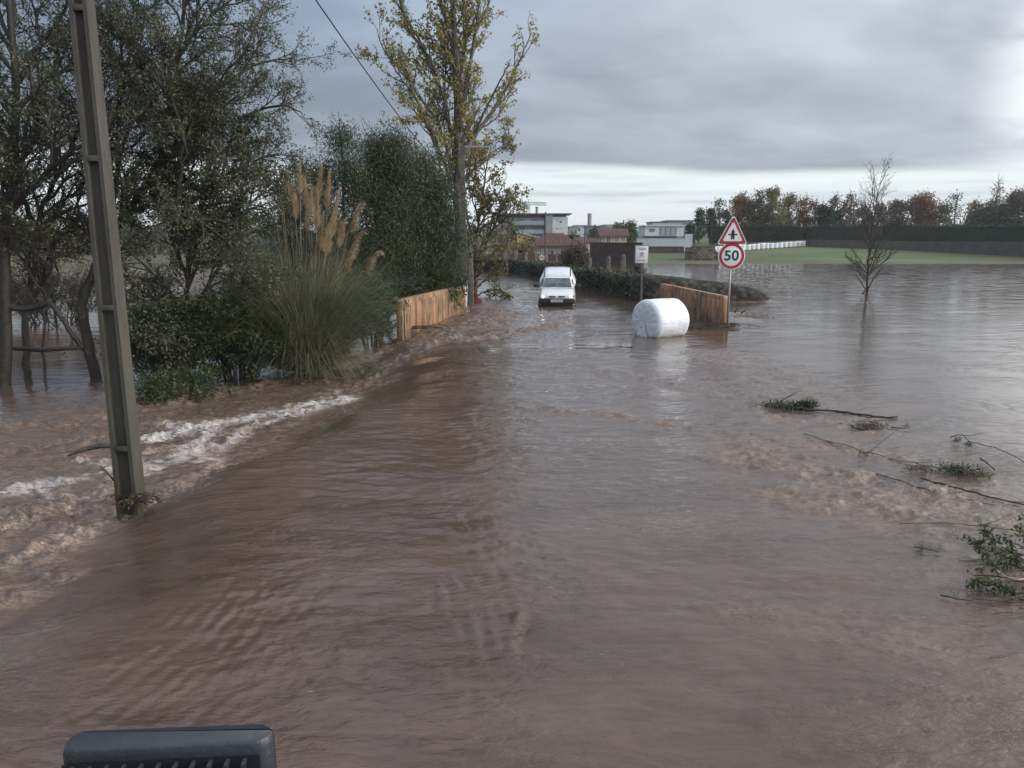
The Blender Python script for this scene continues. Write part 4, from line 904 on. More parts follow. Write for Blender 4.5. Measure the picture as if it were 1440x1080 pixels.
def add_bale(loc, rz, L, Rr, label, mat, seed, group=None, loose=False):
    root = empty('wrapped_bale', loc, label, 'bale', group, rz)
    V, Fc = bale_mesh(L, Rr, seed); Mw = np.array(wmat(root)); Vw = V @ Mw[:3, :3].T + Mw[:3, 3]
    np_mesh('film_wrap', Vw, Fc, mat, root, True)
    if loose:
        M = wmat(root); r = random.Random(4)
        for k in range(6):   # gathered tail of film hanging down the near end
            n_ = 9; yb = -.02 + k * .02; ye = -.22 + k * .075; P_ = []
            for q in range(n_):
                u = q / (n_ - 1); wv = .010 + .030 * u + .008 * math.sin(q * 1.7 + k); yc = yb + (ye - yb) * u ** 1.4 + .012 * math.sin(q * 1.3 + 2 * k)
                xo = -L / 2 - .035 - .010 * k % .03 - .035 * u * u - .008 * math.sin(q * 2.1 + k); z_ = .10 - .58 * u
                P_ += [(xo, yc - wv, z_), (xo - .014, yc, z_), (xo, yc + wv, z_)]
            mb = MB(); mb.add(P_, [(3 * q + c_, 3 * q + 3 + c_, 3 * q + 4 + c_, 3 * q + 1 + c_) for q in range(n_ - 1) for c_ in (0, 1)], M); mb.build('loose_film', mat, root, True)
    return root
Rb = .66; d0 = on_z(925, 478, 0); bx = at(930, 447, 23.3)
add_bale((bx.x - .02, 23.35, .47), R(32), 1.38, Rb, 'big round hay bale in pale white film stranded in the water before the right parapet', wrap, 3, loose=True)

# row of bales under the hedge
wrap2 = mk('bale_wrap_far', (.55, .58, .60), (.72, .75, .76), 1.2, .4, .3, 4)
Yb = 140.0; n = 24; proto = None
L0 = at(969, 349, 128); L1 = at(1128, 349.5, 150)
for i in range(n):
    u = (i / (n - 1)); pxx = 971 + 157 * (u ** .92); Yq = 118 + 30 * u; p = at(pxx, 350, Yq); zg = float(ground_h(np.array(p.x), np.array(Yq)))
    hq = px2m(6.6, Yq) * .5 + .05
    lab = 'one of the white wrapped bales lined up under the dark hedge'
    if proto is None:
        root = empty('white_bale', (p.x, Yq, zg), lab, 'bale', 'white bales lined up under the hedge')
        V, Fc = bale_mesh(1.05, .60, 9); V = V[:, [0, 1, 2]]; Vw = np.stack([V[:, 1], V[:, 2], V[:, 0]], 1) + np.array([p.x, Yq, zg + .52]); np_mesh('film_wrap', Vw, Fc, wrap2, root, True); proto = root
    else:
        root = copy_tree(proto); root.location = (p.x, Yq, zg)
        root.rotation_euler = (0, 0, random.uniform(0, 6)); s = random.uniform(.92, 1.06); root.scale = (s, s, s)

# ------------------------------------------------------------------ van
white = mk('van_paint', (.60, .62, .63), (.68, .70, .71), 1.5, .28, coat=.6); blk = mk('van_black', (.018, .019, .021), (.03, .03, .032), 8, .55); glass = mk('van_glass', (.035, .045, .055), (.09, .11, .13), 2.2, .05, spec=.8, stretch=(1, 1, 2)); rubber = mk('tyre', (.015, .015, .015), (.03, .028, .025), 20, .85)
chrome = mk('rim_grey', (.25, .25, .25), None, rough=.4, metal=.6); lampm = mk('headlight_glass', (.7, .7, .68), None, rough=.1); lampon = mk('headlight_bulb', (1, .95, .85), None, emit=(1, .86, .66), estr=3.5); amber = mk('indicator_amber', (.55, .22, .06), None, rough=.25)
vb = on_z(783, 431, 0); vr = R(-4)
van = empty('van', (vb.x, vb.y, -.22), 'small white high-roof van driving towards us with headlights on', 'van', rz=vr)
MV = wmat(van)
def sec(y, zb, zbelt, zt, wb, wbelt, wt, n=5, cr=.12):
    """half-section -> full ring; x symmetric"""
    R_ = [(wb - .05, zb), (wb, zb + .06), (wbelt, zbelt)]
    for a in np.linspace(0, math.pi / 2, n): R_.append((wt - cr + cr * math.cos(a), zt - cr * .8 + cr * .8 * math.sin(a)))
    R_.append((wt * .45, zt + .012))
    full = R_ + [(-x, z) for x, z in R_[::-1]]
    return [(x, y, z) for x, z in full]
mb = MB()   # lower body and bonnet, nose at y=0
mb.rings([sec(.02, .42, .55, .66, .70, .74, .70, cr=.06), sec(.10, .30, .55, .74, .77, .80, .74, cr=.07), sec(.35, .22, .58, .83, .80, .82, .74, cr=.09), sec(.80, .20, .62, .91, .81, .83, .73, cr=.1), sec(1.08, .20, .64, .97, .81, .83, .74, cr=.1), sec(1.3, .20, .66, .99, .81, .83, .78, cr=.05), sec(3.0, .20, .68, .99, .82, .84, .80, cr=.05), sec(4.15, .24, .66, .99, .80, .82, .78, cr=.05)], M=MV); mb.build('body', white, van, True)
mb = MB()   # cab: windscreen slope to roof
mb.rings([sec(1.0, .93, .95, .985, .72, .74, .71, cr=.02), sec(1.3, .93, 1.05, 1.12, .75, .765, .67, cr=.06), sec(1.55, .93, 1.1, 1.28, .77, .775, .655, cr=.08), sec(1.72, .93, 1.15, 1.42, .78, .78, .64, cr=.09), sec(2.3, .93, 1.15, 1.45, .80, .79, .64, cr=.1)], M=MV); cab = mb.build('cab', white, van, True)
mb = MB()   # tall load box rising behind the cab
mb.rings([sec(1.75, 1.0, 1.15, 1.43, .78, .785, .63, cr=.12), sec(2.05, .95, 1.2, 1.60, .82, .84, .66, cr=.16), sec(2.4, .95, 1.25, 1.76, .84, .87, .68, cr=.20), sec(2.9, .95, 1.3, 1.82, .84, .87, .69, cr=.22), sec(4.0, .95, 1.3, 1.83, .83, .86, .69, cr=.22), sec(4.15, .95, 1.3, 1.78, .81, .84, .66, cr=.2)], M=MV); box = mb.build('load_box', white, van, True)
mb = MB()
for s in (-1, 1): mb.tube([MV @ Vector((s * .60, 1.80, 1.455)), MV @ Vector((s * .61, 2.05, 1.60)), MV @ Vector((s * .62, 2.4, 1.765)), MV @ Vector((s * .62, 4.0, 1.83))], [.022] * 4, 5)
mb.build('roof_gutter', blk, box)
def wpt(x, u, o=0):  # point on the windscreen plane
    y = 1.035 + u * (1.66 - 1.035); z = .985 + u * (1.395 - .985); return (x, y - .022 - o, z + .03 + o * .6)
mb = MB(); mb.add([wpt(-.665, .03), wpt(.665, .03), wpt(.565, .95), wpt(-.565, .95), wpt(-.665, .03, -.03), wpt(.665, .03, -.03), wpt(.565, .95, -.03), wpt(-.565, .95, -.03)], [(0, 1, 2, 3), (7, 6, 5, 4), (0, 4, 5, 1), (1, 5, 6, 2), (2, 6, 7, 3), (3, 7, 4, 0)], MV); ws = mb.build('windscreen', glass, van)
mb = MB(); mb.tube([MV @ Vector(wpt(-.5, .05, .012)), MV @ Vector(wpt(-.05, .30, .012))], [.009, .007], 4); mb.tube([MV @ Vector(wpt(.52, .06, .012)), MV @ Vector(wpt(.02, .42, .012))], [.009, .007], 4); mb.build('wiper', blk, ws)
mb = MB(); mb.box(-.06, .06, 1.50, 1.53, 1.34, 1.37, MV); mb.build('rear_view_mirror', chrome, ws)
for s in (-1, 1):
    mb = MB(); x = s * .792
    mb.add([(x, 1.35, 1.02), (x, 2.05, 1.02), (x * .885, 1.95, 1.35), (x * .885, 1.66, 1.35)], [(0, 1, 2, 3)], MV); mb.build('side_window', glass, van)
    mb = MB(); mb.box(s * .97 - .12, s * .97 + .12, 1.20, 1.30, 1.00, 1.15, MV); mb.box(min(s * .80, s * .9), max(s * .80, s * .9), 1.26, 1.30, 1.03, 1.07, MV); mb.build('wing_mirror', blk, van, bevel=.02)
    mb = MB(); mb.add([(s * .74, .028, .60), (s * .42, .0, .60), (s * .42, .03, .725), (s * .70, .065, .725), (s * .74, .14, .60), (s * .42, .12, .60), (s * .42, .14, .725), (s * .70, .16, .725)], [(0, 1, 2, 3), (4, 7, 6, 5), (0, 4, 5, 1), (1, 5, 6, 2), (2, 6, 7, 3), (3, 7, 4, 0)], MV); hl = mb.build('headlight', lampm, van)
    mb = MB(); mb.cyl((s * .62, .0, .66), .042, -.012, .03, 'y', 14, M=MV); mb.build('bulb', lampon, hl)
    mb = MB(); mb.box(min(s * .735, s * .80), max(s * .735, s * .80), .05, .17, .60, .72, MV); mb.build('indicator', amber, van, bevel=.01)
    mb = MB(); mb.box(min(s * .06, s * .35), max(s * .06, s * .35), -.012, .06, .625, .685, MV); mb.build('grille', blk, van, bevel=.015)
    for yy in (.72, 3.35):
        tp_ = MB(); tp_.cyl((s * .73, yy, .30), .295, -.10, .10, 'x', 26, M=MV); ty_ = tp_.build('tyre', rubber, van, bevel=.02)
        rm = MB(); rm.cyl((s * .835, yy, .30), .18, -.02, .012, 'x', 18, M=MV); rm.build('rim', chrome, ty_)
mb = MB(); mb.box(-.80, .80, -.06, .25, .34, .575, MV); mb.box(-.70, .70, .02, .25, .20, .34, MV); bp_ = mb.build('bumper', blk, van, bevel=.03)
mb = MB(); mb.box(-.26, .26, -.078, -.062, .42, .53, MV); pt = mb.build('number_plate', mk('plate', (.62, .62, .62), (.7, .7, .7), 4, .4), van)
mb = MB()
for k, x in enumerate((-.19, -.13, -.04, .02, .11, .17)): mb = MB(); mb.box(x, x + .038, -.082, -.0785, .445, .505, MV); mb.build('character', s_grey, pt)

# ------------------------------------------------------------------ stone walls and posts
stone = bpy.data.materials.new('wall_stone'); stone.use_nodes = True; t = NT(stone.node_tree); b = t.n['Principled BSDF']; tcn = t.new('ShaderNodeTexCoord'); oc = tcn.outputs['Object']
vo = t.new('ShaderNodeTexVoronoi'); t.l.new(t.mapping(oc, (3.0, 3.0, 4.2)), vo.inputs['Vector']); vo.inputs['Scale'].default_value = 1.0
c0 = t.mix(t.noise(oc, 3, 4, .6), (.022, .021, .020), (.080, .074, .066)); c0 = t.mix(t.mrange(vo.outputs['Distance'], .35, .6), c0, (.010, .010, .009))
mo = t.mrange(t.noise(oc, 1.1, 4, .6), .45, .62); c0 = t.mix(t.math('MULTIPLY', mo, .6), c0, (.030, .036, .016)); c0 = t.mix(t.mrange(t.noise(oc, 11, 3, .5), .66, .72), c0, (.17, .165, .15))
t.l.new(c0, b.inputs['Base Color']); b.inputs['Roughness'].default_value = .9
bn = t.new('ShaderNodeBump'); bn.inputs['Strength'].default_value = .8; bn.inputs['Distance'].default_value = .08; t.l.new(t.math('SUBTRACT', t.noise(oc, 8, 4, .7), vo.outputs['Distance']), bn.inputs['Height']); t.l.new(bn.outputs[0], b.inputs['Normal'])
def wall_run(name, pts, hs, th, mat, label, rnd=True, seed=1, z0=-.4, cat='wall', parent=None, group=None, rough=.05, step=.25):
    P = np.array([(p[0], p[1]) for p in pts], float); seg = np.linalg.norm(np.diff(P, axis=0), axis=1); cum = np.concatenate([[0], np.cumsum(seg)]); n = max(2, int(cum[-1] / step)); s = np.linspace(0, cum[-1], n)
    X = np.interp(s, cum, P[:, 0]); Yq = np.interp(s, cum, P[:, 1]); Hh = np.interp(s, cum, hs); dx, dy = np.gradient(X), np.gradient(Yq); l = np.hypot(dx, dy); nx_, ny_ = -dy / l, dx / l
    prof = [(-.5, 0), (-.5, .3), (-.5, .6)] + ([(-.47, .84), (-.33, .96), (0, 1.0), (.33, .96), (.47, .84)] if rnd else [(-.5, .9), (-.5, 1), (0, 1), (.5, 1), (.5, .9)]) + [(.5, .6), (.5, .3), (.5, 0)]
    V = []
    for k in range(n):
        for (a, h) in prof: V.append((X[k] + nx_[k] * a * th, Yq[k] + ny_[k] * a * th, z0 + (Hh[k] - z0) * h))
    V = np.array(V); V += rough * np.stack([perlin(V[:, 1] * 1.7 + seed, V[:, 2] * 2.5), perlin(V[:, 0] * 1.7 + 9, V[:, 2] * 2.5), perlin(V[:, 0] * 1.3 + V[:, 1], V[:, 2] + seed) * .8], 1)
    m = len(prof); i = np.arange(n - 1)[:, None] * m; j = np.arange(m - 1)[None]; Fc = np.stack([i + j, i + j + 1, i + m + j + 1, i + m + j], -1).reshape(-1, 4)
    mb = MB(); mb.v = [tuple(v) for v in V]; mb.f = [tuple(int(q) for q in f) for f in Fc] + [tuple(range(m - 1, -1, -1)), tuple((n - 1) * m + k for k in range(m))]
    o = mb.build(name, mat, parent, smooth=rnd); return tag(o, label, cat, group) if parent is None else o
wall_run('stone_wall', [(12.7, 37.9), (12.2, 37.8), (11, 37.6), (9.5, 37.2), (8, 36.8), (6.6, 36.6), (6.1, 37.2)], [.25, .55, .80, .98, 1.15, 1.28, 1.3], .75, stone, 'dark mossy rounded wall curving out behind the right parapet', seed=2)
root = empty('roadside_wall', (5.2, 44, -.3), 'long low wall with ivy along the right side of the flooded road behind the van', 'wall')
wpl = [(6.15, 38.0), (6.0, 40), (4.3, 49), (2.6, 60), (.4, 68), (-4, 76), (-10, 84)]
wall_run('masonry', wpl, [1.15, 1.1, 1.12, 1.1, 1.2, 1.25, 1.3], .5, stone, '', seed=4, parent=root)
r = np.random.default_rng(77); Pw = np.array(wpl, float); cum = np.concatenate([[0], np.cumsum(np.linalg.norm(np.diff(Pw, axis=0), axis=1))]); s = r.uniform(0, cum[-2], 9000); cl = r.random(9000) < (.5 + .5 * np.sin(s * 1.1) + .25)
s = s[cl]; k = len(s); hz_ = r.uniform(0, 1.25, k) ** .8 + .1
Pv = np.stack([np.interp(s, cum, Pw[:, 0]) - .30 + r.normal(0, .09, k), np.interp(s, cum, Pw[:, 1]) - .05 + r.normal(0, .1, k), hz_], 1)
leafquads('ivy', Pv, .15, .6, L_dark, root, r, .4)
kk = 700; s = r.uniform(0, 22, kk); B = np.stack([np.interp(s, cum, Pw[:, 0]) + r.normal(0, .2, kk), np.interp(s, cum, Pw[:, 1]) + r.normal(0, .2, kk), r.uniform(.7, 1.1, kk)], 1); D = r.normal(0, .5, (kk, 3)) + np.array([-.3, 0, .9]); D /= np.linalg.norm(D, axis=1, keepdims=True)
V, f = strips(B, D, r.uniform(.3, .7, kk), .014, .6, 4, r); np_mesh('dry_stems', V, f, L_hay, root)
for k, (pxx, top, Yq, ww, lab) in enumerate([(829, 364, 49.5, .30, 'leaning granite post in the roadside wall, furthest left of the row'), (855, 362, 45.5, .34, 'wide granite post in the roadside wall, second from the left'), (875.5, 360, 42.5, .36, 'pale-topped granite post in the roadside wall, third from the left'), (898, 371, 39.0, .55, 'stout black-stained granite post under the notice board')]):
    c = at(pxx, 400, Yq); zt = at(pxx, top, Yq).z; mb = MB(); mb.box(c.x - ww / 2, c.x + ww / 2, Yq - .14, Yq + .14, -.3, zt, t=.05); mb.box(c.x - ww * .28, c.x + ww * .28, Yq - .1, Yq + .1, zt - .01, zt + .10, t=.05)
    o = mb.build('granite_post', granite if k < 3 else stone, None, bevel=.03); tag(o, lab, 'post', 'granite posts along the roadside wall')
root = shrub('shrub', 806, 392, 52, 20, 46, .8, 'dark reddish leafless bush growing on the roadside wall right of the van', L_brush, 27, stems=18, leafd=16, z=.1, size=.12)
shrub('shrub', 893, 372, 40.5, 22, 18, .8, 'small yellow-green weed tuft on the wall below the notice board', L_olive, 28, stems=10, leafd=14, z=.7, size=.10)
# garden walls beyond
brick = mk('garden_brick', (.065, .038, .032), (.12, .070, .058), 2.0, .85, .5, 9, c3=(.09, .08, .07)); brick2 = mk('garden_stone', (.040, .030, .027), (.085, .062, .054), 1.6, .9, .5, 8)
def flat_wall(name, a, b_, th, mat, label, posts=None, pm=None):
    root = empty(name, ((a.x + b_.x) / 2, (a.y + b_.y) / 2, a.z), label, 'wall'); d = (b_ - a); L = d.length; ang = math.atan2(d.y, d.x); M = Matrix.Translation(a) @ Matrix.Rotation(ang, 4, 'Z')
    return root, M, L
a = Vector((-3.0, 88, 0)); b_ = Vector((8.6, 86, 0)); root, M, L = flat_wall('garden_wall', a, b_, .3, brick, 'reddish brick garden wall with pale posts, below the red-roofed house')
mb = MB(); mb.box(0, L, -.12, .12, -.5, 1.35, M); mb.build('panel', brick, root)
mb = MB()
for k in range(11): mb.box(k * L / 10 - .17, k * L / 10 + .17, -.2, .2, -.5, 1.55 if k % 3 else 1.7, M, t=.02)
mb.build('posts', mk('wall_post', (.16, .14, .12), (.26, .24, .21), 3, .85, .3), root)
mb = MB(); mb.box(-.1, L + .1, -.24, .24, -.5, .55, M); mb.build('plinth', mk('plinth', (.17, .155, .13), (.25, .23, .20), 1.4, .85), root)
a = Vector((8.9, 87, 0)); b_ = Vector((14.3, 84, 0)); root, M, L = flat_wall('garden_wall', a, b_, .3, brick2, 'tall dark brown slatted wall left of the notice board')
mb = MB(); mb.box(0, L, -.15, .15, -.5, 2.55, M); mb.build('panel', brick2, root)
mb = MB()
for k in range(18):
    x = .15 + k * (L - .3) / 17; mb.box(x - .05, x + .05, -.21, -.155, 1.25, 2.45, M)
mb.box(-.05, L + .05, -.2, .2, 2.55, 2.66, M); mb.box(0, L, -.22, -.155, 1.05, 1.18, M); mb.build('slats', mk('slat_brown', (.05, .036, .032), (.075, .055, .05), 3, .8), root)

# ------------------------------------------------------------------ buildings
wh_pl = mk('plaster_white', (.50, .51, .52), (.60, .61, .62), .5, .8); gr_pl = mk('plaster_grey', (.22, .23, .24), (.28, .29, .30), .6, .8); dk_pl = mk('fascia_dark', (.07, .075, .085), (.10, .105, .11), 1, .6); ye_pl = mk('plaster_yellow', (.46, .36, .16), (.54, .43, .21), .6, .85); cr_pl = mk('plaster_cream', (.48, .42, .27), (.55, .49, .33), .6, .85)
tile = mk('roof_tile', (.070, .034, .030), (.125, .062, .052), 1.2, .85, .6, 6, stretch=(3, .6, 1)); tile2 = mk('roof_tile_dull', (.085, .045, .038), (.14, .078, .064), 1.2, .85, .6, 6, stretch=(3, .6, 1)); wglass = mk('window_glass', (.07, .09, .11), (.16, .19, .22), .8, .12, spec=.7); bglass = mk('balcony_glass', (.22, .27, .30), (.30, .35, .38), 1.2, .15); wood = mk('door_wood', (.10, .055, .035), (.14, .08, .05), 5, .7)
def span(x0p, x1p, ytp, ybp, Y): return at(x0p, ytp, Y).x, at(x1p, ytp, Y).x, at(720, ybp, Y).z, at(720, ytp, Y).z
# apartment block
Ya = 195.0; root = empty('apartment_block', (at(750, 330, Ya).x, Ya, 1.5), 'white and grey flat-roofed apartment block with balconies, left background', 'building')
x0, x1, z0, z1 = span(700, 766, 306, 330, Ya); mb = MB(); mb.box(x0, x1, Ya + 1.3, Ya + 11, 1.0, z1); mb.build('balcony_wing', mk('plaster_blue', (.36, .40, .42), (.44, .48, .50), .5, .8), root)
g0, g1, _, zt = span(767, 777, 300, 330, Ya); mb = MB(); mb.box(g0, g1, Ya - .5, Ya + 11, 1.0, zt - .25); mb.build('stair_tower', gr_pl, root)
w0, w1, _, _ = span(777, 798.5, 305, 330, Ya); zw = at(720, 305, Ya).z; mb = MB(); mb.box(w0 + .02, w1, Ya - .1, Ya + 11, 1.0, zw); mb.build('white_wing', wh_pl, root)
mb = MB(); mb.box(w0 + .02, w1 - .4, Ya + .3, Ya + 11, zw + .02, zt - .25); mb.box(x0, x1, Ya + 1.0, Ya + 11, z1 + .02, zt - .3); mb.build('attic_band', dk_pl, root)
mb = MB(); mb.box(x0 - .3, w1 + 1.0, Ya - .8, Ya + 12, zt - .24, zt); mb.build('roof', dk_pl, root)
for yy in (317, 329.5):
    z = at(720, yy, Ya).z; mb = MB(); mb.box(x0, x1 - .1, Ya - .1, Ya + 1.29, z - .15, z + .15); s_ = mb.build('balcony', dk_pl, root); mb = MB(); mb.box(x0, x1 - .1, Ya - .16, Ya - .11, z + .16, z + 1.15); mb.build('balustrade', bglass, s_)
for yy in (309, 321):
    for (a_, c_2) in ((712, 717), (729, 733), (735, 737), (747, 757.5)):
        q0, q1, qb, qt = span(a_, c_2, yy, yy + 6.5, Ya); mb = MB(); mb.box(q0, q1, Ya + 1.2, Ya + 1.29, qb, qt); fr = mb.build('window', wglass, root); mb = MB(); mb.box(q0 - .12, q1 + .12, Ya + 1.24, Ya + 1.28, qt, qt + .12); mb.box((q0 + q1) / 2 - .05, (q0 + q1) / 2 + .05, Ya + 1.14, Ya + 1.19, qb, qt); mb.build('frame', dk_pl, fr)
for (xx, yy, rr_) in ((788.5, 312, .28), (784, 309.5, .16), (783.5, 321.5, .2), (789, 321.5, .14)):
    c = at(xx, yy, Ya); mb = MB(); mb.cyl((c.x, Ya - .1, c.z), rr_, -.04, .03, 'y', 16); mb.build('round_window', dk_pl, root)
c = at(755, 298, Ya + 4); mb = MB(); mb.cyl((c.x, Ya + 4, zt), .35, -.1, 1.6, 'z', 12); mb.cyl((c.x, Ya + 4, zt), .42, 1.6, 1.8, 'z', 12); mb.build('roof_flue', gr_pl, root)
# tower crane
Yc = 420; c = at(743, 300, Yc); cr = mk('crane_steel', (.42, .42, .40), (.5, .5, .48), 1, .6); root = empty('tower_crane', (c.x, Yc, 4), 'pale tower crane with jib showing above the apartment block roof', 'crane')
def lattice(mb, p, q, w_, n, r_=.09):
    p, q = Vector(p), Vector(q); d = (q - p); u = d.normalized(); s = u.cross(Vector((0, 1, 0))).normalized() * w_ / 2; v = Vector((0, w_ / 2, 0)); cs = [s + v, s - v, -s - v, -s + v]
    for c_3 in cs: mb.tube([p + c_3, q + c_3], [r_, r_], 4)
    for k in range(n):
        a_ = p + d * (k / n); b_3 = p + d * ((k + 1) / n)
        for i in range(4): mb.tube([a_ + cs[i], b_3 + cs[(i + 1) % 4]], [r_ * .7] * 2, 3)
jz = at(743, 288, Yc).z; mb = MB(); lattice(mb, (c.x, Yc, 4), (c.x, Yc, jz), 1.7, 16, .16); mb.build('mast', cr, root)
jl, jr = at(735, 284, Yc), at(769, 290, Yc - 8); mb = MB(); lattice(mb, (jl.x, Yc, jz + .9), (jr.x, Yc - 4, jz + .2), 1.3, 14, .16); mb.build('jib', cr, root)
mb = MB(); mb.box(jl.x - .2, jl.x + 2.3, Yc - .8, Yc + .8, jz - 1.6, jz + .8); mb.build('counterweight', gr_pl, root); mb = MB(); mb.box(c.x - 1.3, c.x + .2, Yc - 1.6, Yc - .4, jz - 2.4, jz - .6); mb.build('cab', gr_pl, root, bevel=.1)
mb = MB(); mb.tube([(c.x, Yc, jz + .8), (c.x + .3, Yc, jz + 3.0)], [.3, .15], 4); mb.tube([(c.x + .3, Yc, jz + 3), (jl.x + .4, Yc, jz + 1)], [.07] * 2, 3); mb.tube([(c.x + .3, Yc, jz + 3), (jr.x - 3, Yc - 3, jz + .8)], [.07] * 2, 3); mb.build('tie_bars', cr, root)
# houses helper
def hip_house(name, x0, x1, Y, depth, zb, ze, zr, wall, roofm, label, gable=None, wins=(), over=.4, cat='house', chim=None):
    root = empty(name, ((x0 + x1) / 2, Y, zb), label, cat); mb = MB(); mb.box(x0, x1, Y, Y + depth, zb - 1, ze); mb.build('wall', wall, root)
    a, b2, c, d = x0 - over, x1 + over, Y - over, Y + depth + over; mb = MB(); hh_ = (b2 - a) * .30
    if gable == 'x': r0_, r1_ = (a, (c + d) / 2, zr), (b2, (c + d) / 2, zr)
    else: r0_, r1_ = (a + hh_, (c + d) / 2, zr), (b2 - hh_, (c + d) / 2, zr)
    mb.add([(a, c, ze), (b2, c, ze), (b2, d, ze), (a, d, ze), r0_, r1_, (a, c, ze - .18), (b2, c, ze - .18), (b2, d, ze - .18), (a, d, ze - .18)], [(0, 1, 5, 4), (1, 2, 5), (2, 3, 4, 5), (3, 0, 4), (6, 7, 1, 0), (7, 8, 2, 1), (8, 9, 3, 2), (9, 6, 0, 3), (9, 8, 7, 6)]); rf = mb.build('roof', roofm, root)
    mb = MB(); nr = int((b2 - a) / .35)
    for k in range(nr + 1):   # raised tile courses down the front slope
        x = a + (b2 - a) * k / nr; xr = min(max(x, r0_[0]), r1_[0]); f0 = Vector((x, c, ze)); lim = 1.0
        if x < r0_[0]: lim = (x - a) / max(1e-3, r0_[0] - a)
        if x > r1_[0]: lim = (b2 - x) / max(1e-3, b2 - r1_[0])
        f1 = Vector((x, c + ((c + d) / 2 - c) * lim, ze + (zr - ze) * lim)); 
        if lim > .05: mb.tube([f0 + Vector((0, 0, .03)), f1 + Vector((0, 0, .03))], [.07, .07], 4)
    mb.build('tiles', roofm, rf)
    if chim: mb = MB(); mb.box(chim - .25, chim + .25, Y + depth * .5, Y + depth * .5 + .5, ze, zr + .6); mb.build('chimney', wall, rf)
    for kind, a_, b_3, c_3, d_3 in wins:
        mb = MB(); mb.box(a_, b_3, Y - .06, Y + .02, c_3, d_3); fr = mb.build(kind, wood if kind == 'door' else dk_pl if kind == 'opening' else wglass, root)
        mb = MB(); mb.box(a_ - .09, a_ - .005, Y - .08, Y + .02, c_3 - .08, d_3 + .09); mb.box(b_3 + .005, b_3 + .09, Y - .08, Y + .02, c_3 - .08, d_3 + .09); mb.box((a_ + b_3) / 2 - .03, (a_ + b_3) / 2 + .03, Y - .09, Y - .065, c_3, d_3); mb.build('frame', wh_pl, fr)
    return root
Yh = 112.0; x0, x1, zb, ze = span(752, 810, 345.5, 372, Yh); zr = at(780, 331, Yh).z
zf = lambda yy: at(720, yy, Yh).z
xf = lambda xx: at(xx, 340, Yh).x
hip_house('red_roof_house', x0, x1, Yh, 8, .3, ze, zr + .35, mk('plaster_dull', (.30, .31, .31), (.38, .39, .39), .6, .85), tile, 'low house with dark red hipped roof below the apartment block', wins=[('opening', xf(769), xf(779), zf(366), zf(352.5)), ('opening', xf(788.5), xf(795.5), zf(366), zf(352.5)), ('window', xf(757), xf(761), zf(354), zf(348.5)), ('window', xf(762.5), xf(766), zf(354), zf(348.5))], over=.5)
mb = MB(); q0, q1 = xf(803), xf(823); zz_ = zf(350); mb.add([(q0, Yh - 3.5, zz_ - .15), (q1, Yh - 3.5, zz_), (q1, Yh + 1, zz_ + .5), (q0, Yh + 1, zz_ + .35), (q0, Yh - 3.5, zz_ - .05), (q1, Yh - 3.5, zz_ + .12), (q1, Yh + 1, zz_ + .62), (q0, Yh + 1, zz_ + .47)], [(3, 2, 1, 0), (4, 5, 6, 7), (0, 1, 5, 4), (1, 2, 6, 5), (2, 3, 7, 6), (3, 0, 4, 7)])
root = empty('lean_to', (q0, Yh - 3.4, .3), 'small lean-to with thin bright red roof edge beside the red-roofed house', 'shed'); mb.build('roof', mk('red_sheet', (.13, .018, .022), (.10, .02, .024), 2, .5), root)
mb = MB(); mb.box(q0 + .3, q1 - .3, Yh - 3.1, Yh + .8, -.5, zz_ - .17); mb.build('wall', brick2, root)
# yellow gabled house at left
Yy = 140.0; root = empty('yellow_house', (at(745, 335, Yy).x, Yy, 1), 'yellow gable-ended house half hidden left of the red hipped roof', 'house')
pts = [(at(727, 328, Yy).x, at(727, 328, Yy).z), (at(728, 346, Yy).x, 0), (at(766, 346, Yy).x, 0), (at(762, 337, Yy).x, at(762, 337, Yy).z)]
mb = MB(); mb.prism(pts, Yy, Yy + 7); mb.build('wall', ye_pl, root)
e0, e1 = at(726, 327, Yy), at(763, 336, Yy); mb = MB(); mb.add([(e0.x, Yy - .4, e0.z), (e1.x, Yy - .4, e1.z), (e1.x, Yy + 7.3, e1.z), (e0.x, Yy + 7.3, e0.z)] + [(e0.x, Yy - .4, e0.z + .22), (e1.x, Yy - .4, e1.z + .22), (e1.x, Yy + 7.3, e1.z + .22), (e0.x, Yy + 7.3, e0.z + .22)], [(3, 2, 1, 0), (4, 5, 6, 7), (0, 1, 5, 4), (1, 2, 6, 5), (2, 3, 7, 6), (3, 0, 4, 7)]); mb.build('roof', cr_pl, root)
q0, q1, qb, qt = span(735, 739.5, 334, 336.5, Yy); mb = MB(); mb.box(q0, q1, Yy - .05, Yy + .02, qb, qt); mb.build('window', wood, root)
# terracotta house centre
Yt = 125.0; x0, x1, zb, ze = span(847, 881, 331.5, 343, Yt); zr = at(860, 323.5, Yt).z; zf = lambda yy: at(720, yy, Yt).z; xf = lambda xx: at(xx, 335, Yt).x
hip_house('terracotta_house', x0, x1, Yt, 6, .8, ze, zr + .25, cr_pl, tile2, 'cream house with terracotta roof and wooden door above the dark slatted wall', wins=[('door', xf(853.5), xf(858), zf(340.5), zf(332.5)), ('window', xf(864.5), xf(867), zf(339), zf(333)), ('window', xf(868), xf(870.2), zf(339), zf(333)), ('window', xf(875), xf(878.5), zf(338.5), zf(333)), ('window', xf(848), xf(851), zf(339), zf(333.5))], over=.45, gable='x')
# lower red roofs
for (a_, c_2, y1_, y0_, Yq, lab) in ((806, 820, 335, 344, 118, 'small faded red roof just right of the hipped roof'), (822, 846, 336, 342, 120, 'long low red roof left of the cream house')):
    x0, x1, zb, ze = span(a_, c_2, y0_ - 1, y0_ + 5, Yq); hip_house('outbuilding', x0, x1, Yq, 4, .5, ze, at(720, y1_, Yq).z + .15, wh_pl, tile, lab, over=.25, cat='outbuilding')
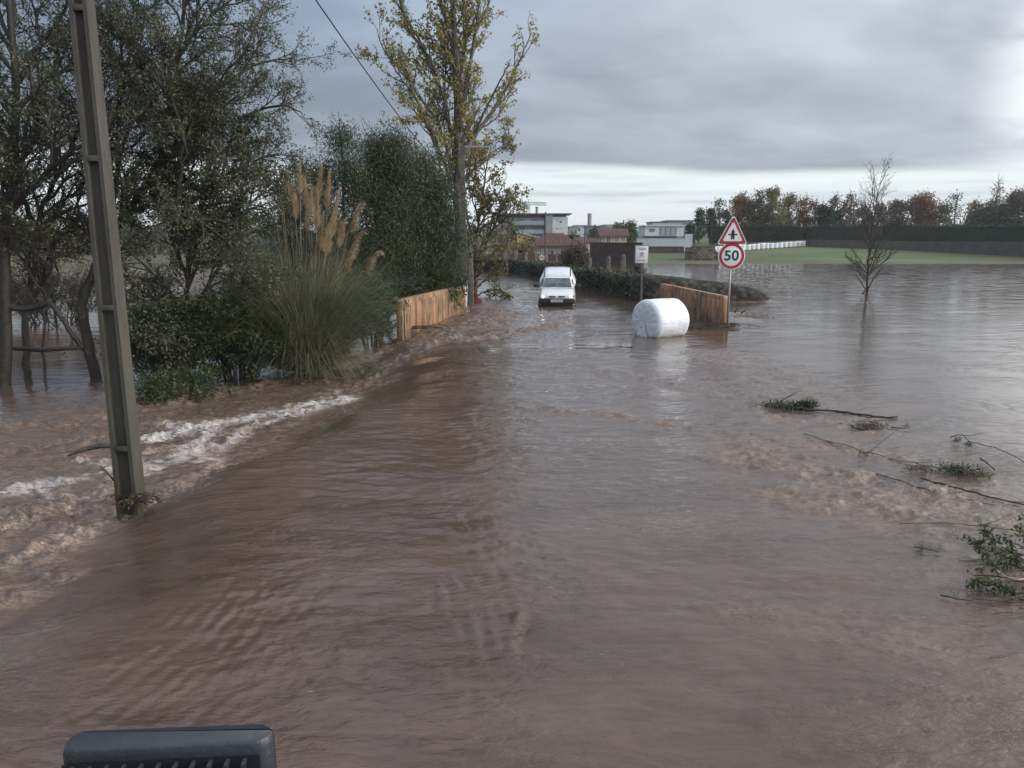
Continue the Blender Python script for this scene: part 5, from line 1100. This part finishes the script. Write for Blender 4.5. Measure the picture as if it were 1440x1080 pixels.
# white modern villa
Yv = 150.0; root = empty('modern_villa', (at(935, 335, Yv).x, Yv, 1.5), 'white box-shaped modern villa with wide upper window, centre background', 'house')
x0, x1, zb, zt = span(907.5, 962, 318, 332, Yv); mb = MB(); mb.box(x0, x1, Yv, Yv + 8, zb, zt); mb.build('upper_storey', wh_pl, root)
q0, q1, qb, qt = span(929, 951, 319.5, 330.5, Yv); mb = MB(); mb.box(q0, q1, Yv - .08, Yv - .01, qb, qt); g_ = mb.build('window', bglass, root); mb = MB()
for k in range(4): xx = q0 + (q1 - q0) * k / 3; mb.box(xx - .05, xx + .05, Yv - .13, Yv - .085, qb, qt)
mb.build('frame', dk_pl, g_)
q0, q1, qb, qt = span(913.5, 921, 321.5, 326, Yv); mb = MB(); mb.box(q0, q1, Yv - .06, Yv - .01, qb, qt); mb.build('window', wglass, root)
mb = MB(); mb.box(x0 - .2, x1 + .2, Yv - .3, Yv + 8.2, zt + .02, zt + .22); mb.build('roof', wh_pl, root)
q0, q1, qb, qt = span(916, 957, 314, 317.3, Yv + 5); mb = MB(); mb.box(q0, q1, Yv + 3, Yv + 7, zt + .23, qt); mb.build('roof_plant', gr_pl, root)
mb = MB(); mb.box(x0 + 1, x1 - 1, Yv + 1.2, Yv + 8, 0, zb - .02); mb.build('ground_storey', dk_pl, root)
Yw = 128.0; x0, x1, zb, zt = span(895.5, 963, 335.5, 346, Yw); zr_ = at(720, 335, Yw).z; root = empty('villa_wall', ((x0 + x1) / 2, Yw, 1), 'pale rendered boundary wall in front of the modern villa', 'wall')
mb = MB(); mb.box(x0, x1, Yw, Yw + .25, 0, zr_); mb.box(x1 + .01, x1 + 1.3, Yw, Yw + .25, 0, at(720, 329, Yw).z); mb.build('panel', mk('plaster_blue', (.36, .40, .42)), root); mb = MB(); mb.box(x0, x1, Yw - .06, Yw + .3, zr_ + .005, zr_ + .09); mb.build('coping', gr_pl, root)
mb = MB(); x0, x1, zb, zt = span(912, 962, 346.5, 352, Yw - 4); mb.box(x0, x1, Yw - 4, Yw - 3.7, 0, zt); tag(mb.build('low_wall', brick2, None), 'low dark wall at the foot of the pale villa boundary wall', 'wall')
# far pale buildings on the skyline
for (a_, c_2, yt_, Yq, m, lab) in ((801, 812, 320, 260, cr_pl, 'small cream tower block right of the apartment block'), (809, 830, 318, 290, wh_pl, 'pale distant block beneath the tall chimney'), (826, 852, 319, 270, gr_pl, 'grey distant block with flat roof right of the tall chimney'), (850, 866, 317, 330, wh_pl, 'small white distant block left of the green trees'), (917, 935, 313, 300, gr_pl, 'grey distant roofs behind the left half of the villa'), (940, 975, 311, 280, mk('slate', (.20, .20, .20), (.26, .26, .26), 1, .8), 'grey distant building behind the right half of the villa')):
    x0, x1, zb, zt = span(a_, c_2, yt_, 345, Yq); root = empty('distant_building', ((x0 + x1) / 2, Yq, 2), lab, 'building', 'distant blocks on the skyline'); mb = MB(); mb.box(x0, x1, Yq, Yq + 12, 0, zt); mb.build('wall', m, root); mb = MB(); mb.box(x0 - .4, x1 + .4, Yq - .4, Yq + 12.4, zt + .01, zt + .4); mb.build('roof', dk_pl if m is gr_pl else gr_pl, root)
    nw = max(2, int((x1 - x0) / 2.2))
    for fl in range(2):
        for k in range(nw):
            xx = x0 + (k + .5) * (x1 - x0) / nw; zz_ = zt - 1.3 - fl * 2.7; mb = MB(); mb.box(xx - .45, xx + .45, Yq - .06, Yq - .01, zz_ - .6, zz_ + .6); mb.build('window', wglass, root)
c = at(829, 318, 300); mb = MB(); mb.cyl((c.x, 300, 0), .95, 3, at(720, 300, 300).z, 'z', 16, r2=.75); mb.cyl((c.x, 300, 0), 1.0, at(720, 304, 300).z, at(720, 303, 300).z, 'z', 16); tag(mb.build('chimney_stack', gr_pl, None), 'tall thin industrial chimney on the skyline', 'chimney')
# thin street poles in the background
for (xx, yt_, yb_, Yq, lab) in ((714.5, 308, 362, 80, 'thin dark wooden pole beside the brick wall near the poplar'), (766.5, 298, 372, 78, 'thin dark pole in front of the red hipped roof'), (976.5, 322, 350, 115, 'thin pole at the left end of the stone ruin'), (822, 326, 345, 110, 'short pale pole left of the cream house')):
    c = at(xx, yb_, Yq); mb = MB(); mb.cyl((c.x, Yq, 0), .10, -.2, at(xx, yt_, Yq).z, 'z', 8, r2=.07); mb.box(c.x - .35, c.x + .35, Yq - .04, Yq + .04, at(xx, yt_, Yq).z - .4, at(xx, yt_, Yq).z - .3); tag(mb.build('street_pole', mk('pole_dark', (.05, .05, .05), (.08, .08, .075), 5, .8), None), lab, 'pole')
# stone ruin in the field
Yr = 103.0; x0, x1, zb, zt = span(973, 1006, 347, 366, Yr); rub = bpy.data.materials.new('ruin_stone'); rub.use_nodes = True; t = NT(rub.node_tree); b = t.n['Principled BSDF']; tcn = t.new('ShaderNodeTexCoord')
br = t.new('ShaderNodeTexBrick'); t.l.new(t.mapping(tcn.outputs['Object'], (1, 1, 1), (R(90), 0, 0)), br.inputs['Vector']); br.inputs['Scale'].default_value = .85; br.inputs['Mortar Size'].default_value = .03
for k, cc in (('Color1', (.055, .042, .036, 1)), ('Color2', (.20, .165, .14, 1)), ('Mortar', (.02, .018, .016, 1))): br.inputs[k].default_value = cc
t.l.new(br.outputs[0], b.inputs['Base Color']); b.inputs['Roughness'].default_value = .9
root = empty('stone_ruin', ((x0 + x1) / 2, Yr, .2), 'low roofless stone block hut standing in the grass beyond the flood', 'ruin')
mb = MB(); mb.box(x0, x1, Yr, Yr + .5, -.2, zt); mb.box(x0, x0 + .45, Yr + .51, Yr + 4, -.2, zt - .1); mb.box(x1 - .45, x1, Yr + .51, Yr + 4, -.2, zt - .2); mb.build('wall', rub, root, bevel=.05)
mb = MB(); mb.add([(x1 + .02, Yr, -.2), (x1 + 1.0, Yr, -.2), (x1 + .02, Yr, zt - .3), (x1 + .02, Yr + .5, -.2), (x1 + 1.0, Yr + .5, -.2), (x1 + .02, Yr + .5, zt - .3)], [(0, 1, 2), (5, 4, 3), (0, 3, 4, 1), (1, 4, 5, 2), (2, 5, 3, 0)]); mb.build('buttress', rub, root)
mb = MB(); mb.box(x0 - .1, x1 + .1, Yr - .06, Yr + .55, zt + .01, zt + .1); mb.build('coping', dk_pl, root)

# ------------------------------------------------------------------ hedge, field wall, far trees
hp = [(at(998, 330, 152).x, 152), (at(1135, 330, 150).x, 150), (70, 128), (76, 105), (86, 70)]
root = empty('retaining_wall', (58, 140, 1), 'long grey-brown retaining wall along the far edge of the field under the hedge', 'wall')
wall_run('masonry', hp, [2.2, 3.0, 2.7, 2.6, 2.3], .4, mk('retain_stone', (.070, .058, .056), (.115, .100, .095), .8, .9, .5, 5), '', rnd=False, parent=root, z0=-.5, step=1.5)
root = empty('clipped_hedge', (60, 143, 2.5), 'tall dark clipped hedge running above the grey field wall at right', 'hedge')
hp2 = [(x + .8, y + 2.2) for x, y in hp]; Hh = [5.65, 5.6, 5.25, 4.95, 4.3]
wall_run('inner_mass', hp2, [h - .15 for h in Hh], 1.7, mk('hedge_core', (.010, .020, .010), (.018, .032, .014), 2, .9, .8, 8), '', rnd=False, parent=root, z0=.5, rough=.12, step=.8)
r = np.random.default_rng(5); P2 = np.array(hp2, float); cum = np.concatenate([[0], np.cumsum(np.linalg.norm(np.diff(P2, axis=0), axis=1))]); k = 26000; s = r.uniform(0, cum[-1], k); ht = np.interp(s, cum, Hh); front = r.random(k) < .75
dx_, dy_ = np.interp(s, cum, P2[:, 0]), np.interp(s, cum, P2[:, 1]); zz_ = np.where(front, r.uniform(.35, 1, k) * ht, ht - .05); off = np.where(front, -.95, r.uniform(-.9, .9, k))
tang = np.array([np.interp(s + .5, cum, P2[:, 0]) - dx_, np.interp(s + .5, cum, P2[:, 1]) - dy_]).T; tang /= (np.linalg.norm(tang, axis=1, keepdims=True) + 1e-6)
Pv = np.stack([dx_ - tang[:, 1] * -off * -1 * -1, dy_ + tang[:, 0] * off, zz_ + .18 * fbm(s * .35, s * 0, 3)], 1); Pv += r.normal(0, .07, Pv.shape)
leafquads('foliage', Pv, .26, .6, L_hedge, root, r, -.3)
def far_tree(pxx, top, hwpx, Y, ml, label, seed, shape='round', dens=1.0, mb_=bark, group='trees beyond the hedge', size=None, zb=None, name=None):
    r = np.random.default_rng(seed); c = at(pxx, top, Y); zg = float(ground_h(np.array(c.x), np.array(float(Y)))) if zb is None else zb; Hh_ = c.z - zg; R0 = px2m(hwpx, Y)
    root = empty(name or {'cone': 'conifer_tree', 'round': 'broadleaf_tree', 'bare': 'bare_tree', 'thin': 'bare_tree'}[shape], (c.x, Y, zg), label, 'tree', group)
    T = Tree(seed, lv=2, dens=(1.5, 1.2), ang=(.6, .6), ratio=(.35, .45), leafd=0, maxL=R0 * 1.1, trop=.12, seg=.8, minr=.03 if shape in ('bare', 'thin') else .035, sides=(5, 3, 3))
    T.limb([Vector((c.x, Y, zg - .3)), Vector((c.x + r.normal(0, .2), Y, zg + Hh_ * .5)), c], .20, .04, t0=.25 if shape != 'cone' else .1, kd=1.3 if shape in ('bare', 'thin') else .8)
    pr = {'cone': [.9, 1, .75, .45, .05], 'round': [.6, .9, 1, .8, .30], 'bare': [.4, .8, 1, .8, .35], 'thin': [.3, .8, 1, .8, .3]}[shape]; nc = int(34 * max(1, R0 / 2.2)); h = r.uniform(.18, .98, nc); a = r.uniform(0, 6.283, nc); rr = np.interp(h, [0, .3, .6, .85, 1], pr) * R0 * r.uniform(.2, 1.05, nc)
    C = np.stack([c.x + rr * np.cos(a), Y + rr * np.sin(a), zg + h * Hh_], 1); k = int((4200 if shape in ('round', 'cone') else 900) * dens * max(.6, R0 * Hh_ / 22)); q = r.integers(0, nc, k); cs = .20 * R0 + .12
    T.leaf.append(C[q] + r.normal(0, 1, (k, 3)) * cs * np.array([1, 1, .9])); T.build(root, mb_, ml, size or .0022 * Y, .7, droop=0)
FT = [(985, 297, 9, 'cone', L_dark, 'dark pointed conifer at the left end of the hedge, leftmost of the tree row', 1), (1000, 295, 9, 'cone', L_dark, 'dark pointed conifer second in the row at the left end of the hedge', 1),
 (1012, 283, 13, 'bare', L_olive, 'sparse pale tree just left of the red triangle sign', 1), (1022, 297, 12, 'round', L_dark, 'low dark tree directly behind the red triangle sign', 1), (1045, 273, 15, 'round', L_gold, 'golden-brown tree just right of the red triangle sign', 1.1),
 (1068, 270, 15, 'round', L_olive, 'tall yellow-green tree right of the golden-brown one', .8), (1088, 268, 15, 'round', L_oak, 'tall dark brown-green tree beside the tall yellow-green one', 1.2), (1110, 277, 15, 'round', L_oak, 'brown and olive tree above the right part of the bale row', .9), (1133, 279, 12, 'round', L_gold, 'narrow russet tree above the right end of the bale row', .8),
 (1147, 284, 9, 'bare', L_red, 'thin pinkish half-bare tree right of the narrow russet tree', 1.5), (1161, 287, 12, 'round', L_dark, 'dark round evergreen left of the lone flood tree', 1.2), (1175, 275, 9, 'bare', L_red, 'reddish thin tree rising behind the dark round evergreen', 2), (1184, 296, 12, 'round', L_dark, 'low dark evergreen nearest left of the lone flood tree', 1.2), (1197, 276, 13, 'round', L_red, 'pinkish-red open tree just left of the lone flood tree', .5),
 (1215, 294, 14, 'round', L_dark, 'dark evergreen directly behind the lone flood tree', 1.2), (1236, 286, 14, 'round', L_red, 'dark red tree just right of the lone flood tree', .8), (1262, 285, 15, 'round', L_red, 'maroon tree left of the big rust-orange one', .9), (1296, 277, 21, 'round', L_rust, 'big rust-orange tree, the brightest in the row', 1.5), (1325, 288, 13, 'round', L_olive, 'olive tree right of the big rust-orange one', .9), (1347, 274, 16, 'bare', L_olive, 'grey bare tree with fanned twigs in the right half', .8),
 (1372, 285, 13, 'round', L_rust, 'orange tree between the grey bare tree and the dark dome', .9), (1405, 252, 9, 'thin', L_gold, 'tall slender nearly leafless tree standing above the row at right', .7), (1402, 290, 28, 'round', L_dark, 'wide dark green domed tree near the right edge', 1.8), (1437, 268, 18, 'round', L_red, 'tall red tree at the right edge of the picture', 1.2), (1462, 276, 20, 'round', L_oak, 'brown tree past the red one at the right edge', 1.1)]
for k, (xx, tp, hw_, shp, ml, lab, dn) in enumerate(FT): far_tree(xx, tp, hw_, 168 + (k * 37 % 13), ml, lab, 100 + k, shp, dn)
far_tree(868, 316, 9, 170, L_olive, 'olive-green tree right of the cream house roof, the left of two', 140, group='town trees'); far_tree(886, 315, 13, 165, L_green, 'green rounded tree left of the modern villa', 141, group='town trees')
far_tree(806, 333, 8, 160, L_dark, 'dark bush-like tree at the right foot of the apartment block', 142, group='town trees'); far_tree(722, 325, 12, 150, L_dark, 'dark tree left of the yellow gabled house', 143, group='town trees'); far_tree(750, 338, 10, 128, L_olive, 'olive bush-like tree below the yellow gable', 144, group='town trees'); far_tree(737, 344, 14, 105, L_oak, 'brown scrubby tree above the brick garden wall', 145, group='town trees'); far_tree(708, 332, 14, 100, L_oak, 'brown-green tree behind the thin wooden pole', 146, group='town trees'); far_tree(836, 322, 8, 230, L_green, 'small tree in front of the distant pale blocks', 147, group='town trees')
far_tree(972, 318, 9, 155, L_dark, 'dark tree just right of the modern villa', 148, group='town trees')
# far woodland on the horizon
r = np.random.default_rng(8); k = 16000; xx = r.uniform(-420, 420, k); yy = 430 + r.uniform(0, 60, k); zt_ = 8.5 + 3.2 * fbm(xx * .03, xx * 0, 3) + 2.0 * perlin(xx * .2, xx * 0); zz_ = 1 + (zt_ - 1) * r.uniform(0, 1, k) ** .6
o = leafquads('far_woodland', np.stack([xx, yy, zz_], 1), 2.2, .8, L_green, None, r, 0); tag(o, 'hazy band of woods along the horizon', 'woods', kind='stuff')
# trees on the far side of the left flood
for k in range(12):
    far_tree(-30 + k * 40 + (k * 53 % 17), 322 - (k * 29 % 34), 26, 96 + (k * 31 % 30), [L_oak, L_dark, L_olive][k % 3], ['brown', 'dark green', 'olive'][k % 3] + ' tree across the left flood seen through the willow branches', 200 + k, 'round', .7, group='trees across the left flood', zb=.5, size=.3)
    
# ------------------------------------------------------------------ floating debris on the right
def drift(pts, r0, r1, name, label, cat, tw=0, seed=1, leaf=None, lift=.02, group=None, mat=None):
    P = [on_z(a, b2, 0) + Vector((0, 0, lift + (q[0] if q else 0))) for (a, b2, *q) in pts]; c = P[len(P) // 2]
    root = empty(name, (c.x, c.y, 0), label, cat, group); T = Tree(seed, lv=1, dens=(tw,), ang=(.5,), ratio=(.25,), leafd=0, wander=.1, trop=.03, minr=.003, seg=.12)
    T.limb(P, r0 * .72, r1 * .7, lvl=0, t0=.1, kids=tw > 0); T.build(root, mat or bark_wet, L_hay, trunk='branch')
    if leaf:
        r = np.random.default_rng(seed)
        for (a, b2, sp_, n_, sz, ml) in leaf:
            sp_ *= .75; n_ = int(n_ * 1.3)
            c = on_z(a, b2, 0); leafquads('foliage', np.array([c.x, c.y, .05]) + r.normal(0, 1, (n_, 3)) * np.array([sp_, sp_ * .55, .018]), sz * .5, .16, ml, root, r, 0)
    return root
reed = mk('reed_dry', (.10, .085, .055), (.16, .13, .085), 5, .8)
drift([(1075, 571), (1100, 573), (1130, 577), (1180, 580), (1225, 586), (1262, 588)], .035, .02, 'drift_log', 'long dark log with a tuft of reeds, nearest the lone tree', 'log', 1.5, 71, [(1092, 573, .16, 260, .16, L_hay), (1130, 574, .14, 380, .22, L_dark), (1105, 576, .3, 160, .2, L_dark)])
drift([(1198, 603), (1222, 606), (1245, 602)], .02, .01, 'debris_mat', 'small mat of brown straw below the long dark log', 'flood debris', 3, 72, [(1222, 603, .18, 300, .14, L_hay)])
drift([(1252, 602), (1268, 604), (1280, 603)], .012, .01, 'stick', 'short black stick afloat right of the brown straw mat', 'stick', 0, 73, [(1275, 603, .03, 30, .08, L_dark)])
drift([(1130, 612), (1200, 632), (1260, 648), (1330, 662), (1395, 672)], .010, .007, 'reed_stem', 'long thin reed stem drifting diagonally, the upper of the long ones', 'reed', 1, 74, [(1214, 642, .07, 60, .1, L_olive), (1290, 664, .12, 160, .12, L_hay)], mat=reed)
drift([(1232, 668), (1300, 690), (1350, 702), (1400, 713)], .010, .006, 'reed_stem', 'long dark reed stem lying below the other long stem', 'reed', .8, 75)
drift([(1295, 675), (1350, 690), (1400, 703), (1450, 714)], .016, .012, 'drift_branch', 'thick dark branch running off the right edge of the water', 'branch', 1.2, 76, [(1345, 665, .17, 340, .14, L_dark), (1372, 672, .12, 160, .12, L_hay)])
drift([(1378, 650), (1388, 656), (1398, 666)], .016, .012, 'stick', 'short thick stick standing out of the reeds at right', 'stick', 0, 77, lift=.05)
drift([(1336, 621, .05), (1352, 624, .1), (1362, 630, .08), (1395, 636, .05), (1420, 645, .04), (1450, 660, .02)], .010, .008, 'drift_branch', 'slender arched branch with a black tuft near the right edge', 'branch', 1.5, 78, [(1345, 624, .05, 90, .09, L_dark), (1362, 630, .045, 120, .08, L_dark)])
drift([(1265, 739), (1330, 738), (1390, 744), (1450, 752)], .007, .005, 'reed_stem', 'straight thin stem floating above the leafy green mass', 'reed', .5, 79)
drift([(1322, 840), (1352, 846), (1378, 846), (1420, 850)], .010, .006, 'stick', 'small broken stick below the leafy green mass', 'stick', 3, 80, [(1340, 843, .05, 26, .06, L_dark)])
drift([(1286, 772), (1304, 775), (1320, 779)], .008, .006, 'stick', 'black scraps of reed left of the leafy green mass', 'stick', 2, 81, [(1292, 773, .04, 40, .06, L_dark), (1305, 775, .03, 24, .05, L_dark), (1322, 776, .02, 14, .05, L_dark)])
# leafy mass at the right edge
c = on_z(1415, 790, 0); root = empty('floating_shrub', (c.x, c.y, 0), 'uprooted leafy green bush floating at the lower right edge', 'flood debris'); T = Tree(82, lv=2, dens=(4, 6), ang=(.8, .8), ratio=(.4, .45), leafd=260, maxL=.32, seg=.08, minr=.002, wander=.2, trop=-.03, ljit=.02)
for l in ([(1455, 800), (1420, 785), (1380, 768), (1340, 770)], [(1455, 790), (1430, 760), (1418, 745)], [(1460, 800), (1400, 800), (1360, 790)], [(1460, 770), (1410, 765), (1375, 778)], [(1465, 840), (1440, 810), (1405, 800)], [(1470, 860), (1450, 830), (1425, 815)], [(1470, 900), (1455, 860), (1440, 845)], [(1470, 780), (1440, 780), (1400, 750)], [(1480, 830), (1450, 800), (1420, 775)]):
    P = [on_z(a + 8, b2 + 22, 0) for a, b2 in l]; P = [p + Vector((0, 0, .02 + .05 * (k == 1))) for k, p in enumerate(P)]; T.limb(P, .010, .004, t0=.05)
T.build(root, bark_wet, L_green, .045, .5, trunk='stems', crown='leaves')
mb = MB(); l = [(1400, 812), (1412, 822), (1430, 826), (1450, 824)]; mb.tube([on_z(a, b2, 0) + Vector((0, 0, .07)) for a, b2 in l], [.007] * 4, 6); mb.build('pale_root', mk('root_pale', (.42, .32, .18), (.5, .4, .24), 5, .6), root, True)

# ------------------------------------------------------------------ vehicle lamp in the foreground
lm = mk('lamp_housing', (.022, .026, .034), (.032, .037, .047), 12, .38, .15, 90); lf = mk('lamp_fin', (.010, .011, .014), None, rough=.5)
def cp(px, py, dep):
    d = ray(px, py); return Vector((0, 0, CAM_H)) + d * dep
root = empty('work_lamp', cp(230, 1100, 1.0) + Vector((0, 0, -.2)), 'dark ribbed vehicle work lamp seen from behind at the bottom left', 'lamp')
pA, pB = cp(75, 1068, .96), cp(372, 1056, .96); pC, pD = cp(366, 1017, 1.04), cp(122, 1027, 1.04)
zt_ = (pA.z + pB.z) / 2
def hz(px, py, z):
    d = ray(px, py); t_ = (z - CAM_H) / d.z; return Vector((0, 0, CAM_H)) + d * t_
ZT = 2.235
top = [hz(30, 1060, ZT), hz(388, 1042, ZT), hz(384, 1016, ZT), hz(116, 1027, ZT)]
mb = MB(); tp2 = [(p.x, p.y) for p in top]; rp = rounded_poly(tp2, .022, 5)
rg = [[(x, y, z) for x, y in rp] for z in (ZT - .17, ZT - .012)]; cx0 = sum(p[0] for p in rp) / len(rp); cy0 = sum(p[1] for p in rp) / len(rp)
rg.append([(cx0 + (x - cx0) * .985, cy0 + (y - cy0) * .96, ZT - .004) for x, y in rp]); rg.append([(cx0 + (x - cx0) * .96, cy0 + (y - cy0) * .88, ZT) for x, y in rp]); mb.rings(rg); mb.build('housing', lm, root, True)
f0, f1 = Vector(top[0]), Vector(top[1]); dn = (f1 - f0).normalized(); nf = Vector((dn.y, -dn.x, 0)); Lf = (f1 - f0).length
mb = MB(); mb.add([f0 + dn * .05 + nf * .003 + Vector((0, 0, -.018)), f1 - dn * .022 + nf * .003 + Vector((0, 0, -.018)), f1 - dn * .022 + nf * .003 + Vector((0, 0, -.15)), f0 + dn * .05 + nf * .003 + Vector((0, 0, -.15))], [(0, 1, 2, 3)]); mb.build('back_panel', lf, root)
for k in range(11):
    p = f0 + dn * (.062 + (Lf - .105) * k / 10) + nf * .004; mb = MB(); mb.add([p + Vector((0, 0, -.02)), p + dn * .005 + Vector((0, 0, -.02)), p + dn * .005 - dn * .02 + Vector((0, 0, -.14)), p - dn * .02 + Vector((0, 0, -.14))] + [q + nf * .014 for q in (p + Vector((0, 0, -.02)), p + dn * .005 + Vector((0, 0, -.02)), p + dn * .005 - dn * .02 + Vector((0, 0, -.14)), p - dn * .02 + Vector((0, 0, -.14)))], [(0, 1, 2, 3), (7, 6, 5, 4), (0, 4, 5, 1), (1, 5, 6, 2), (2, 6, 7, 3), (3, 7, 4, 0)]); mb.build('cooling_fin', lm, root)
mb = MB(); mb.box(cx0 - .05, cx0 + .05, cy0 - .02, cy0 + .02, ZT - .32, ZT - .17); mb.cyl((cx0, cy0, 0), .03, -.6, ZT - .32, 'z', 12); mb.build('bracket', lf, root)

# ------------------------------------------------------------------ faint damp haze over the valley
hm = bpy.data.materials.new('haze'); hm.use_nodes = True; t = NT(hm.node_tree); t.n.clear(); o_ = t.new('ShaderNodeOutputMaterial'); v_ = t.new('ShaderNodeVolumePrincipled')
v_.inputs['Color'].default_value = (.86, .90, .95, 1); v_.inputs['Density'].default_value = .00026; v_.inputs['Anisotropy'].default_value = .2; t.l.new(v_.outputs[0], o_.inputs['Volume'])
mb = MB(); mb.box(-950, 950, -170, 1650, -4, 34); tag(mb.build('haze', hm, None), kind='stuff')
